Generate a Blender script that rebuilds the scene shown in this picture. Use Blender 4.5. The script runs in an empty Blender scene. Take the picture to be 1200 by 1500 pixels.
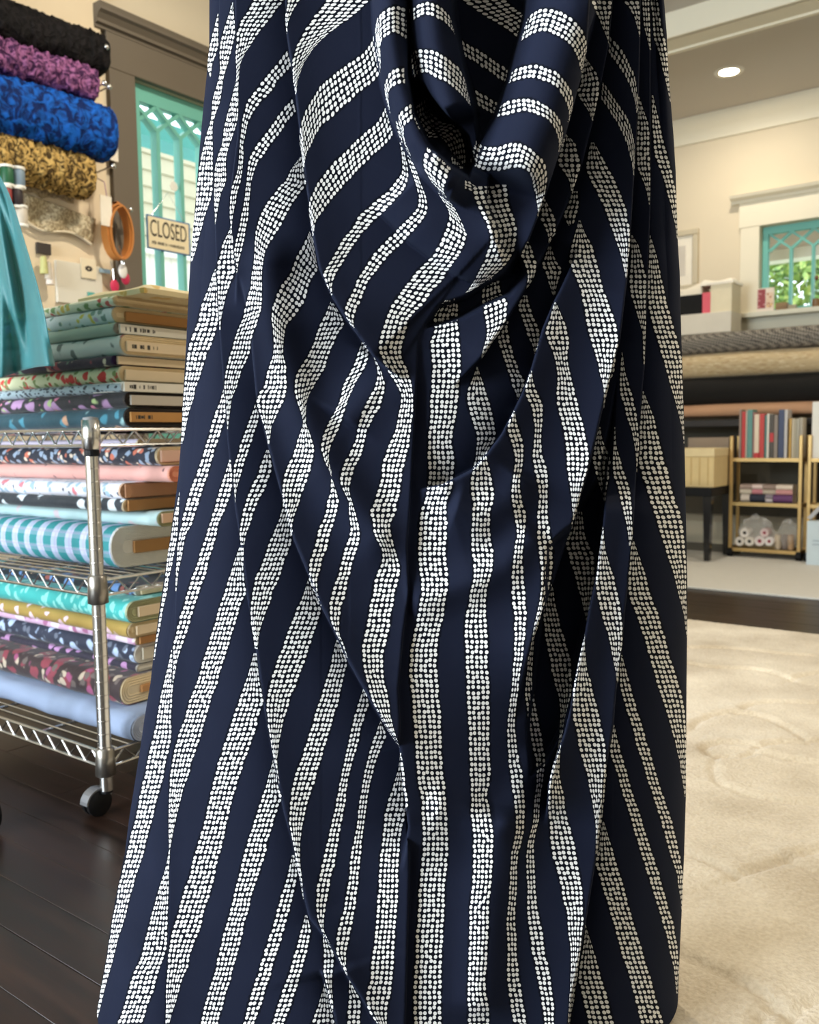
import bpy, bmesh, math, random
import numpy as np
from mathutils import Vector, Matrix

# ------------------------------------------------------------------ camera
# World = room axes: x to the right along the window wall, y towards the window wall, z up.
FPX, PCX, PCY, CAMH = 1300.0, 600.0, 750.0, 0.72
ROLL, PITCH = math.radians(0.8), math.atan(110 / FPX)
AV = np.array([-0.79795168, 0.60272143]); BV = np.array([0.60272143, 0.79795168])
_f = np.array([0, math.cos(PITCH), -math.sin(PITCH)])
_r0 = np.array([1., 0, 0]); _u0 = np.cross(_r0, _f)
_r = _r0 * math.cos(ROLL) - _u0 * math.sin(ROLL); _u = np.cross(_r, _f)
def _room(v): return np.array([-(v[0]*AV[0]+v[1]*AV[1]), v[0]*BV[0]+v[1]*BV[1], v[2]])
CF, CR, CU = _room(_f), _room(_r), _room(_u)
CAM0 = np.array([0, 0, CAMH])
def ray(x, y): return CF + CR*((x-PCX)/FPX) - CU*((y-PCY)/FPX)
def onX(x, y, X): d = ray(x, y); return CAM0 + d*(X/d[0])
def onY(x, y, Y): d = ray(x, y); return CAM0 + d*(Y/d[1])
def onZ(x, y, Z): d = ray(x, y); return CAM0 + d*((Z-CAMH)/d[2])

scene = bpy.context.scene
col = scene.collection
cam_d = bpy.data.cameras.new('camera'); cam = bpy.data.objects.new('camera', cam_d); col.objects.link(cam)
cam_d.sensor_fit = 'VERTICAL'; cam_d.sensor_height = 36.0; cam_d.lens = 36.0 * FPX / 1500.0
cam_d.clip_start = 0.05
cam_d.dof.use_dof = True; cam_d.dof.focus_distance = 0.92; cam_d.dof.aperture_fstop = 9.5
cam.matrix_world = Matrix(((CR[0], CU[0], -CF[0], 0), (CR[1], CU[1], -CF[1], 0), (CR[2], CU[2], -CF[2], CAMH), (0, 0, 0, 1)))
scene.camera = cam

# ------------------------------------------------------------------ world, lights, exposure
world = bpy.data.worlds.new('sky'); scene.world = world; world.use_nodes = True
wn = world.node_tree.nodes; wn['Background'].inputs[0].default_value = (0.80, 0.90, 1.0, 1); wn['Background'].inputs[1].default_value = 3.2
scene.view_settings.view_transform = 'Standard'; scene.view_settings.look = 'None'
scene.view_settings.gamma = 1.0; scene.view_settings.use_curve_mapping = False
scene.view_settings.exposure = 0.12

def area(name, loc, rot, sx, sy, power, color):
    d = bpy.data.lights.new(name, 'AREA'); d.shape = 'RECTANGLE'; d.size = sx; d.size_y = sy; d.energy = power; d.color = color
    o = bpy.data.objects.new(name, d); col.objects.link(o); o.location = loc; o.rotation_euler = rot; return o
# daylight: porch side window, plus an added window keying the cloth from the front
DAY = (0.80, 0.90, 1.0)
area('daylight_side_window_offscreen', (-2.98, -1.85, 1.45), (0, math.radians(-90), 0), 1.6, 1.7, 180, DAY)
area('added_front_key_offscreen', (-1.9, -3.54, 1.45), (math.radians(90), 0, 0), 1.7, 1.5, 225, DAY)

# ------------------------------------------------------------------ helpers
rng = random.Random(7)
def link(o): col.objects.link(o); return o
def tag(o, label=None, cat=None, group=None, kind=None):
    if label: o['label'] = label
    if cat: o['category'] = cat
    if group: o['group'] = group
    if kind: o['kind'] = kind
    return o
def thing(name, loc, label, cat, group=None):
    o = bpy.data.objects.new(name, None); o.empty_display_size = 0.05; link(o); o.location = loc
    return tag(o, label, cat, group)

class MB:
    def __init__(s): s.v = []; s.f = []
    def add(s, vs, fs):
        b = len(s.v); s.v += [tuple(map(float, p)) for p in vs]; s.f += [tuple(b+i for i in f) for f in fs]; return s
    def box(s, x0, x1, y0, y1, z0, z1):
        return s.add([(x0,y0,z0),(x1,y0,z0),(x1,y1,z0),(x0,y1,z0),(x0,y0,z1),(x1,y0,z1),(x1,y1,z1),(x0,y1,z1)],
                     [(0,3,2,1),(4,5,6,7),(0,1,5,4),(1,2,6,5),(2,3,7,6),(3,0,4,7)])
    def rod(s, p0, p1, r0, r1=None, n=10, caps=True):
        r1 = r0 if r1 is None else r1
        p0, p1 = Vector(p0), Vector(p1); d = (p1-p0).normalized()
        a = d.orthogonal().normalized(); b = d.cross(a)
        vs = [p0+(a*math.cos(t)+b*math.sin(t))*r0 for t in [2*math.pi*i/n for i in range(n)]] + \
             [p1+(a*math.cos(t)+b*math.sin(t))*r1 for t in [2*math.pi*i/n for i in range(n)]]
        fs = [(i, (i+1) % n, n+(i+1) % n, n+i) for i in range(n)]
        if caps: fs += [tuple(range(n-1, -1, -1)), tuple(range(n, 2*n))]
        return s.add(vs, fs)
    def tube(s, pts, r, n=8, closed=False):
        pts = [Vector(p) for p in pts]; m = len(pts); vs = []; fs = []
        for i, p in enumerate(pts):
            q0 = pts[i-1] if (i > 0 or closed) else p; q1 = pts[(i+1) % m] if (i < m-1 or closed) else p
            d = (q1-q0).normalized()
            ref = Vector((0, 0, 1)) if abs(d.z) < 0.95 else Vector((1, 0, 0))
            a = d.cross(ref).normalized(); b = d.cross(a)
            rr = r[i] if isinstance(r, (list, tuple)) else r
            vs += [p+(a*math.cos(2*math.pi*k/n)+b*math.sin(2*math.pi*k/n))*rr for k in range(n)]
        for i in range(m if closed else m-1):
            j = (i+1) % m
            fs += [(i*n+k, i*n+(k+1) % n, j*n+(k+1) % n, j*n+k) for k in range(n)]
        if not closed: fs += [tuple(range(n-1, -1, -1)), tuple((m-1)*n+k for k in range(n))]
        return s.add(vs, fs)
    def prism(s, poly, axis, a0, a1):
        # poly: (p, q) in the plane normal to axis, order x->(y,z) y->(x,z) z->(x,y)
        def P(p, q, a): return (a, p, q) if axis == 'x' else (p, a, q) if axis == 'y' else (p, q, a)
        n = len(poly); vs = [P(p, q, a0) for p, q in poly] + [P(p, q, a1) for p, q in poly]
        return s.add(vs, [(i, (i+1) % n, n+(i+1) % n, n+i) for i in range(n)] + [tuple(range(n-1, -1, -1)), tuple(range(n, 2*n))])
    def lathe(s, c, prof, n=20, axis='z'):
        vs = []; fs = []
        for r, h in prof:
            for k in range(n):
                t = 2*math.pi*k/n; a, b = r*math.cos(t), r*math.sin(t)
                vs.append({'z': (c[0]+a, c[1]+b, c[2]+h), 'x': (c[0]+h, c[1]+a, c[2]+b), 'y': (c[0]+a, c[1]+h, c[2]+b)}[axis])
        for i in range(len(prof)-1):
            fs += [(i*n+k, i*n+(k+1) % n, (i+1)*n+(k+1) % n, (i+1)*n+k) for k in range(n)]
        return s.add(vs, fs)
    def ball(s, c, r, n=10, sc=(1, 1, 1)):
        vs = []; fs = []
        for i in range(n+1):
            ph = math.pi*i/n
            for k in range(2*n):
                t = math.pi*k/n
                vs.append((c[0]+r*sc[0]*math.sin(ph)*math.cos(t), c[1]+r*sc[1]*math.sin(ph)*math.sin(t), c[2]+r*sc[2]*math.cos(ph)))
        for i in range(n):
            fs += [(i*2*n+k, (i+1)*2*n+k, (i+1)*2*n+(k+1) % (2*n), i*2*n+(k+1) % (2*n)) for k in range(2*n)]
        return s.add(vs, fs)
    def make(s, name, mat, parent=None, smooth=False, bevel=0.0, kind=None, label=None, cat=None, group=None):
        me = bpy.data.meshes.new(name); me.from_pydata(s.v, [], s.f); me.validate(); me.update()
        bm = bmesh.new(); bm.from_mesh(me); bmesh.ops.recalc_face_normals(bm, faces=bm.faces); bm.to_mesh(me); bm.free()
        o = bpy.data.objects.new(name, me); link(o)
        if mat: me.materials.append(mat)
        if smooth:
            for p in me.polygons: p.use_smooth = True
            if smooth == 'auto':
                try: me.set_sharp_from_angle(angle=math.radians(40))
                except Exception: pass
        if bevel:
            b = o.modifiers.new('bevel', 'BEVEL'); b.width = bevel; b.segments = 2; b.limit_method = 'ANGLE'
        if parent is not None: adopt(o, parent)
        return tag(o, label, cat, group, kind)
def world_loc(o):
    v = Vector(o.location)
    while o.parent is not None:
        o = o.parent; v = v + Vector(o.location)
    return v
def adopt(o, parent):
    o.parent = parent
    m = Vector((0, 0, 0)); q = parent
    while q is not None:
        m += Vector(q.location) if q.type == 'EMPTY' else Vector((0, 0, 0)); q = q.parent
    o.matrix_parent_inverse = Matrix.Translation(-m) if parent.type == 'EMPTY' else Matrix.Identity(4)

# ------------------------------------------------------------------ materials
def nodes_of(name):
    m = bpy.data.materials.new(name); m.use_nodes = True
    nt = m.node_tree; b = nt.nodes['Principled BSDF']; return m, nt, b
def N(nt, t, **kw):
    n = nt.nodes.new(t)
    for k, v in kw.items():
        if isinstance(k, str) and k.startswith('i_'): n.inputs[int(k[2:])].default_value = v
        else: setattr(n, k, v)
    return n
def rgba(c): return (c[0], c[1], c[2], 1)
def srgb(r, g, b):
    f = lambda u: (u/255/12.92) if u/255 <= 0.04045 else ((u/255+0.055)/1.055)**2.4
    return (f(r), f(g), f(b))
_cache = {}
def plain(c, rough=0.6, metal=0.0, var=0.08, scale=14, bump=0.0, sheen=0.0, key=None):
    k = ('p', c, rough, metal, var, scale, bump, sheen)
    if k in _cache: return _cache[k]
    m, nt, b = nodes_of('paint')
    tc = N(nt, 'ShaderNodeTexCoord'); no = N(nt, 'ShaderNodeTexNoise'); no.inputs['Scale'].default_value = scale; no.inputs['Detail'].default_value = 4
    nt.links.new(tc.outputs['Object'], no.inputs['Vector'])
    mr = N(nt, 'ShaderNodeMapRange'); mr.inputs['To Min'].default_value = 1-var; mr.inputs['To Max'].default_value = 1+var
    nt.links.new(no.outputs['Fac'], mr.inputs['Value'])
    mx = N(nt, 'ShaderNodeVectorMath', operation='SCALE'); mx.inputs[0].default_value = c
    nt.links.new(mr.outputs[0], mx.inputs['Scale']); nt.links.new(mx.outputs[0], b.inputs['Base Color'])
    b.inputs['Roughness'].default_value = rough; b.inputs['Metallic'].default_value = metal
    if sheen: b.inputs['Sheen Weight'].default_value = sheen
    if bump:
        n2 = N(nt, 'ShaderNodeTexNoise'); n2.inputs['Scale'].default_value = scale*8; nt.links.new(tc.outputs['Object'], n2.inputs['Vector'])
        bp = N(nt, 'ShaderNodeBump'); bp.inputs['Strength'].default_value = bump; bp.inputs['Distance'].default_value = 0.004
        nt.links.new(n2.outputs['Fac'], bp.inputs['Height']); nt.links.new(bp.outputs[0], b.inputs['Normal'])
    _cache[k] = m; return m
def emit(c, s):
    m, nt, b = nodes_of('lamp_glow'); b.inputs['Base Color'].default_value = rgba(c)
    b.inputs['Emission Color'].default_value = rgba(c); b.inputs['Emission Strength'].default_value = s; return m
def glass(tint=(1, 1, 1), gloss=0.08):
    m = bpy.data.materials.new('glass'); m.use_nodes = True; nt = m.node_tree; nt.nodes.clear()
    t = N(nt, 'ShaderNodeBsdfTransparent'); t.inputs[0].default_value = rgba(tint)
    g = N(nt, 'ShaderNodeBsdfGlossy'); g.inputs['Roughness'].default_value = 0.03
    fr = N(nt, 'ShaderNodeLayerWeight'); fr.inputs[0].default_value = 0.25
    mu = N(nt, 'ShaderNodeMath', operation='MULTIPLY'); mu.inputs[1].default_value = gloss*4; nt.links.new(fr.outputs['Fresnel'], mu.inputs[0])
    mx = N(nt, 'ShaderNodeMixShader'); nt.links.new(mu.outputs[0], mx.inputs[0]); nt.links.new(t.outputs[0], mx.inputs[1]); nt.links.new(g.outputs[0], mx.inputs[2])
    o = N(nt, 'ShaderNodeOutputMaterial'); nt.links.new(mx.outputs[0], o.inputs[0]); return m
_pc = [0]
def pattern(base, layers, stretch=(1, 1, 1), rough=0.75, bump=0.15):
    """printed cloth: base colour with layers (colour, scale, size, randomness) of scattered motifs"""
    m, nt, b = nodes_of('printed_cloth'); _pc[0] += 1
    tc = N(nt, 'ShaderNodeTexCoord'); mp = N(nt, 'ShaderNodeMapping'); mp.inputs['Scale'].default_value = stretch
    mp.inputs['Location'].default_value = (_pc[0]*1.37, _pc[0]*0.71, _pc[0]*0.33)
    nt.links.new(tc.outputs['Object'], mp.inputs['Vector'])
    cur = None
    for i, (c, sc, size) in enumerate(layers):
        sc *= 1.7; size += .05
        no = N(nt, 'ShaderNodeTexNoise'); no.inputs['Scale'].default_value = sc*1.4; no.inputs['Detail'].default_value = 1
        nt.links.new(mp.outputs[0], no.inputs['Vector'])
        ds = N(nt, 'ShaderNodeVectorMath', operation='MULTIPLY_ADD'); nt.links.new(no.outputs['Color'], ds.inputs[0])
        k = 0.6/sc; ds.inputs[1].default_value = (k, k, k); nt.links.new(mp.outputs[0], ds.inputs[2])
        of = N(nt, 'ShaderNodeVectorMath', operation='ADD'); nt.links.new(ds.outputs[0], of.inputs[0]); of.inputs[1].default_value = (i*3.1, i*1.7, i*2.3)
        vo = N(nt, 'ShaderNodeTexVoronoi'); vo.inputs['Scale'].default_value = sc; nt.links.new(of.outputs[0], vo.inputs['Vector'])
        mr = N(nt, 'ShaderNodeMapRange', interpolation_type='SMOOTHSTEP'); mr.inputs['From Min'].default_value = size+0.05; mr.inputs['From Max'].default_value = size-0.05
        mr.inputs['To Min'].default_value = 0; mr.inputs['To Max'].default_value = 1
        nt.links.new(vo.outputs['Distance'], mr.inputs['Value'])
        mx = N(nt, 'ShaderNodeMix', data_type='RGBA'); nt.links.new(mr.outputs[0], mx.inputs['Factor'])
        if cur is None: mx.inputs['A'].default_value = rgba(base)
        else: nt.links.new(cur, mx.inputs['A'])
        mx.inputs['B'].default_value = rgba(c); cur = mx.outputs['Result']
    nt.links.new(cur, b.inputs['Base Color']); b.inputs['Roughness'].default_value = rough; b.inputs['Sheen Weight'].default_value = 0.15
    n2 = N(nt, 'ShaderNodeTexNoise'); n2.inputs['Scale'].default_value = 60; nt.links.new(tc.outputs['Object'], n2.inputs['Vector'])
    bp = N(nt, 'ShaderNodeBump'); bp.inputs['Strength'].default_value = bump; bp.inputs['Distance'].default_value = 0.006
    nt.links.new(n2.outputs['Fac'], bp.inputs['Height']); nt.links.new(bp.outputs[0], b.inputs['Normal'])
    return m
def plaid(c1, c2, c3, fx, fy):
    m, nt, b = nodes_of('plaid_cloth'); tc = N(nt, 'ShaderNodeTexCoord'); sp = N(nt, 'ShaderNodeSeparateXYZ'); nt.links.new(tc.outputs['Object'], sp.inputs[0])
    def band(out, fr, duty, off=0.0):
        a = N(nt, 'ShaderNodeMath', operation='MULTIPLY_ADD'); nt.links.new(out, a.inputs[0]); a.inputs[1].default_value = fr; a.inputs[2].default_value = off
        f = N(nt, 'ShaderNodeMath', operation='FRACT'); nt.links.new(a.outputs[0], f.inputs[0])
        l = N(nt, 'ShaderNodeMath', operation='LESS_THAN'); nt.links.new(f.outputs[0], l.inputs[0]); l.inputs[1].default_value = duty; return l.outputs[0]
    bx, bz = band(sp.outputs['X'], fx, 0.55), band(sp.outputs['Z'], fy, 0.55)
    av = N(nt, 'ShaderNodeMath', operation='MULTIPLY_ADD'); nt.links.new(bx, av.inputs[0]); av.inputs[1].default_value = 1.5; bq = N(nt, 'ShaderNodeMath', operation='MULTIPLY'); nt.links.new(bz, bq.inputs[0]); bq.inputs[1].default_value = .45; nt.links.new(bq.outputs[0], av.inputs[2])
    hf = N(nt, 'ShaderNodeMath', operation='MULTIPLY'); hf.inputs[1].default_value = 0.5; nt.links.new(av.outputs[0], hf.inputs[0])
    mx = N(nt, 'ShaderNodeMix', data_type='RGBA'); mx.inputs['A'].default_value = rgba(c2); mx.inputs['B'].default_value = rgba(c1); nt.links.new(hf.outputs[0], mx.inputs['Factor'])
    tx, tz = band(sp.outputs['X'], fx, 0.1, 0.22), band(sp.outputs['Z'], fy, 0.12, 0.2)
    t2 = N(nt, 'ShaderNodeMath', operation='MAXIMUM'); nt.links.new(tx, t2.inputs[0]); nt.links.new(tz, t2.inputs[1])
    t3 = N(nt, 'ShaderNodeMath', operation='MULTIPLY'); t3.inputs[1].default_value = 0.35; nt.links.new(t2.outputs[0], t3.inputs[0])
    my = N(nt, 'ShaderNodeMix', data_type='RGBA'); nt.links.new(t3.outputs[0], my.inputs['Factor']); nt.links.new(mx.outputs['Result'], my.inputs['A']); my.inputs['B'].default_value = rgba(c3)
    nt.links.new(my.outputs['Result'], b.inputs['Base Color']); b.inputs['Roughness'].default_value = 0.8; return m
def wood(c1, c2, rough=0.3, scale=(3, 40, 40), bump=0.05, per_object=0.35):
    m, nt, b = nodes_of('stained_wood'); tc = N(nt, 'ShaderNodeTexCoord'); mp = N(nt, 'ShaderNodeMapping'); mp.inputs['Scale'].default_value = scale
    nt.links.new(tc.outputs['Object'], mp.inputs['Vector'])
    oi = N(nt, 'ShaderNodeObjectInfo'); no = N(nt, 'ShaderNodeTexNoise'); no.inputs['Scale'].default_value = 1.0; no.inputs['Detail'].default_value = 6; no.inputs['Roughness'].default_value = 0.65
    ad = N(nt, 'ShaderNodeVectorMath', operation='MULTIPLY_ADD'); ad.inputs[1].default_value = (9, 9, 9)
    cb = N(nt, 'ShaderNodeCombineXYZ')
    for i in range(3): nt.links.new(oi.outputs['Random'], cb.inputs[i])
    nt.links.new(cb.outputs[0], ad.inputs[0]); nt.links.new(mp.outputs[0], ad.inputs[2]); nt.links.new(ad.outputs[0], no.inputs['Vector'])
    cr = N(nt, 'ShaderNodeValToRGB'); cr.color_ramp.elements[0].position = 0.3; cr.color_ramp.elements[1].position = 0.75
    cr.color_ramp.elements[0].color = rgba(c1); cr.color_ramp.elements[1].color = rgba(c2); nt.links.new(no.outputs['Fac'], cr.inputs[0])
    mr = N(nt, 'ShaderNodeMapRange'); mr.inputs['To Min'].default_value = 1-per_object; mr.inputs['To Max'].default_value = 1+per_object; nt.links.new(oi.outputs['Random'], mr.inputs['Value'])
    sc = N(nt, 'ShaderNodeVectorMath', operation='SCALE'); nt.links.new(cr.outputs[0], sc.inputs[0]); nt.links.new(mr.outputs[0], sc.inputs['Scale'])
    nt.links.new(sc.outputs[0], b.inputs['Base Color'])
    rr = N(nt, 'ShaderNodeMapRange'); rr.inputs['To Min'].default_value = rough*0.7; rr.inputs['To Max'].default_value = rough*1.5; nt.links.new(no.outputs['Fac'], rr.inputs['Value']); nt.links.new(rr.outputs[0], b.inputs['Roughness'])
    bp = N(nt, 'ShaderNodeBump'); bp.inputs['Strength'].default_value = bump; bp.inputs['Distance'].default_value = 0.003; nt.links.new(no.outputs['Fac'], bp.inputs['Height']); nt.links.new(bp.outputs[0], b.inputs['Normal'])
    return m

M_wall = plain(srgb(218, 205, 180), 0.85, var=0.03, scale=3)
M_ceil = plain(srgb(196, 190, 182), 0.9, var=0.02, scale=3)
M_trim = plain(srgb(226, 218, 196), 0.6, var=0.02, scale=4)
M_taupe = plain(srgb(104, 94, 80), 0.6, var=0.04, scale=5)
M_teal = plain(srgb(112, 186, 172), 0.5, var=0.04, scale=6)
M_white = plain(srgb(238, 236, 228), 0.6, var=0.03)
M_cream = plain(srgb(232, 218, 188), 0.7, var=0.06)
M_chrome = plain((0.66, 0.65, 0.63), 0.24, 1.0, var=0.03)
M_brass = plain(srgb(196, 164, 108), 0.35, 0.75, var=0.05)
M_black = plain((0.007, 0.007, 0.008), 0.45, var=0.1)
M_card = plain(srgb(196, 142, 88), 0.8, var=0.12, scale=30)
M_paper = plain(srgb(236, 228, 212), 0.8, var=0.06, scale=40)
M_glass = glass()
M_black.node_tree.nodes['Principled BSDF'].inputs['Specular IOR Level'].default_value = .18
M_floorwood = wood((0.009, 0.005, 0.0035), (0.040, 0.019, 0.013), 0.30, (2.5, 45, 45), 0.06)
# ------------------------------------------------------------------ the room
XL, YB, ZC = -2.9, 5.8, 2.71          # porch wall, window wall, ceiling
XR, YF = 3.0, -3.5
def structure(mb, name, mat, **k): return mb.make(name, mat, kind='structure', **k)
DY0, DY1, DZ = 2.143, 2.98, 2.075     # door opening
w = MB()
for y0, y1, z0, z1 in ((DY1, YB+.12, 0, ZC), (-1.0, DY0, 0, ZC), (YF-.12, -2.7, 0, ZC), (DY0, DY1, DZ, ZC), (-2.7, -1.0, 0, .6), (-2.7, -1.0, 2.25, ZC)):
    w.box(XL-.12, XL, y0, y1, z0, z1)
wall_left = structure(w, 'wall_left', M_wall)
WX0, WX1, WZ0, WZ1 = -1.63, -0.75, 1.455, 1.985
w = MB()
for x0, x1, z0, z1 in ((XL, WX0, 0, ZC), (WX1, XR, 0, ZC), (WX0, WX1, 0, WZ0), (WX0, WX1, WZ1, ZC)):
    w.box(x0, x1, YB, YB+.12, z0, z1)
wall_back = structure(w, 'wall_back', M_wall)
w = MB()
for x0, x1, z0, z1 in ((XL, -2.75, 0, ZC), (-1.05, XR, 0, ZC), (-2.75, -1.05, 0, .7), (-2.75, -1.05, 2.2, ZC)): w.box(x0, x1, YF-.12, YF, z0, z1)
structure(w, 'wall_front', M_wall)
w = MB()
for y0, y1, z0, z1 in ((YF, YB, 0, ZC),): w.box(XR, XR+.12, y0, y1, z0, z1)
structure(w, 'wall_right', M_wall)
structure(MB().box(XL-.12, XR+.12, YF-.12, YB+.12, ZC, ZC+.12), 'ceiling', M_ceil)

# floor: every plank in the open area by the shelf is its own board, the rest of the floor one field of boards
floor = structure(MB().box(XL-.12, XR+.12, YF-.12, YB+.12, -.12, -.022), 'floor', plain((0.006, 0.004, 0.003), 0.8))
PW = 0.0795
def plank_mesh(mb, x0, x1, y0, y1, z):
    g = 0.0005; c = 0.0005
    mb.add([(x0+g, y0+g, -.02), (x1-g, y0+g, -.02), (x1-g, y1-g, -.02), (x0+g, y1-g, -.02),
            (x0+g, y0+g, z-c), (x1-g, y0+g, z-c), (x1-g, y1-g, z-c), (x0+g, y1-g, z-c),
            (x0+g+c, y0+g+c, z), (x1-g-c, y0+g+c, z), (x1-g-c, y1-g-c, z), (x0+g+c, y1-g-c, z)],
           [(0, 3, 2, 1), (0, 1, 5, 4), (1, 2, 6, 5), (2, 3, 7, 6), (3, 0, 4, 7), (4, 5, 9, 8), (5, 6, 10, 9), (6, 7, 11, 10), (7, 4, 8, 11), (8, 9, 10, 11)])
rest = MB(); y = 0.8805 - PW*55; k = 0
while y < YB:
    cuts = [XL]; x = XL + rng.uniform(.3, 1.6)
    while x < XR - .4: cuts.append(x); x += rng.uniform(1.1, 2.2)
    cuts.append(XR)
    for a, b in zip(cuts, cuts[1:]):
        z = rng.uniform(-.0009, 0.0)
        if .38 < y < 1.75 and a < -.6:
            mb = MB(); plank_mesh(mb, a, b, y, min(y+PW, YB), z); mb.make('plank', M_floorwood, floor)
        else: plank_mesh(rest, a, b, y, min(y+PW, YB), z)
    y += PW
rest.make('plank_field', M_floorwood, floor, kind='stuff')

# ceiling beam, crown mouldings
structure(MB().box(XL, XR, 4.27, 4.40, 2.585, ZC), 'trim_1', M_trim)
structure(MB().box(XL, XR, 4.25, 4.275, 2.585, 2.612).box(XL, XR, 4.395, 4.42, 2.575, 2.60), 'trim_2', M_trim)
crown = [(YB, 2.565), (YB-.018, 2.565), (YB-.022, 2.60), (YB-.05, 2.64), (YB-.085, 2.675), (YB-.09, 2.709), (YB, 2.709)]
structure(MB().prism(crown, 'x', XL, XR), 'trim_3', M_trim, smooth='auto')
crownl = [(XL, 2.565), (XL+.018, 2.565), (XL+.022, 2.60), (XL+.05, 2.64), (XL+.085, 2.675), (XL+.09, 2.709), (XL, 2.709)]
structure(MB().prism(crownl, 'y', YF, YB), 'trim_4', M_trim, smooth='auto')
structure(MB().box(XL, XL+.018, DY1+.13, YB, 0, .14), 'baseboard_left', M_trim)
structure(MB().box(XL+.02, XR, YB-.018, YB, 0, .14), 'baseboard_back', M_trim)

# door casing (taupe) with projecting crown
structure(MB().box(XL, XL+.025, DY0-.112, DY0, 0, DZ+.005), 'trim_5', M_taupe, bevel=.003)
structure(MB().box(XL, XL+.025, DY1, DY1+.112, 0, DZ+.005), 'trim_6', M_taupe, bevel=.003)
structure(MB().box(XL, XL+.028, DY0-.12, DY1+.12, DZ, 2.205), 'trim_7', M_taupe, bevel=.003)
hdr = [(XL, 2.20), (XL+.030, 2.20), (XL+.030, 2.212), (XL+.044, 2.214), (XL+.044, 2.226), (XL+.038, 2.229), (XL+.052, 2.245), (XL+.066, 2.252), (XL+.066, 2.262), (XL+.058, 2.265), (XL+.062, 2.28), (XL, 2.28)]
structure(MB().prism(hdr, 'y', DY0-.165, DY1+.165), 'trim_8', M_taupe)

# glazed teal door
yk0 = onX(236, 240, XL)[1]; yk1 = onX(269, 240, XL)[1]; SP = yk1-yk0
GZ1 = onX(206, 146, XL)[2]; GZS = onX(237, 192, XL)[2]
def muntin(mb, p, q, wd, X, plane):
    # a bar between two points of a window plane, wd wide, standing proud of the glass
    (a0, z0), (a1, z1) = p, q; L = math.hypot(a1-a0, z1-z0); nx, nz = -(z1-z0)/L*wd/2, (a1-a0)/L*wd/2
    c = [(a0+nx, z0+nz), (a0-nx, z0-nz), (a1-nx, z1-nz), (a1+nx, z1+nz)]
    return mb.prism(c, plane, X[0], X[1])
def clip_seg(p, q, lo, hi):
    (a0, z0), (a1, z1) = p, q
    if a1 < lo: t = (lo-a0)/(a1-a0); return (p, (lo, z0+t*(z1-z0)))
    if a1 > hi: t = (hi-a0)/(a1-a0); return (p, (hi, z0+t*(z1-z0)))
    return (p, q)
def lattice(parent, plane, X, g0, g1, gz0, gzs, gz1, ks, sp, wd, mat):
    for kx in ks:
        if g0+wd < kx < g1-wd: muntin(MB(), (kx, gz0), (kx, gzs), wd, X, plane).make('muntin', mat, parent)
        for sgn in (-1, 1):
            p, q = (kx, gzs), (kx+sgn*sp, gz1)
            if p[0] < g0 or p[0] > g1:
                if (p[0] < g0 and sgn < 0) or (p[0] > g1 and sgn > 0): continue
                lim = g0 if p[0] < g0 else g1; t = (lim-p[0])/(q[0]-p[0]); p = (lim, p[1]+t*(q[1]-p[1]))
                if t >= 1: continue
            p, q = clip_seg(p, q, g0, g1)
            e_ = .002 if sgn < 0 else .004
            if abs(q[0]-p[0]) > .005: muntin(MB(), p, q, wd*.85, (X[0]+e_, X[1]-e_), plane).make('muntin', mat, parent)
DX = (XL-.05, XL-.012); G0, G1, GZ0 = DY0+.045, DY1-.10, .98
door = MB().box(DX[0], DX[1], DY0, G0, 0, DZ-.003).make('door_1', M_teal, kind='structure', bevel=.003)
MB().box(DX[0], DX[1], G1, DY1, 0, DZ-.003).make('stile', M_teal, door)
MB().box(DX[0]+.001, DX[1]-.001, G0-.004, G1+.004, GZ1, DZ-.003).make('top_rail', M_teal, door)
MB().box(DX[0]+.001, DX[1]-.001, G0-.004, G1+.004, .84, GZ0).make('lock_rail', M_teal, door)
MB().box(DX[0]+.001, DX[1]-.001, G0-.004, G1+.004, 0, .22).make('bottom_rail', M_teal, door)
MB().box(DX[0]+.012, DX[1]-.012, G0-.002, G1+.002, .21, .85).make('panel', M_teal, door)
lattice(door, 'x', DX, G0, G1, GZ0, GZS, GZ1, [yk0+SP*i for i in range(-1, 9)], SP, .017, M_teal)
MB().box(XL-.034, XL-.030, G0-.002, G1+.002, GZ0-.002, GZ1+.002).make('glass_pane', M_glass, door)
MB().lathe((DX[1], DY1-.05, .96), [(.0, .055), (.022, .05), (.026, .035), (.012, .02), (.012, .004), (.03, 0)], 16, 'x').make('knob', M_brass, door, smooth=True)

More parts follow.
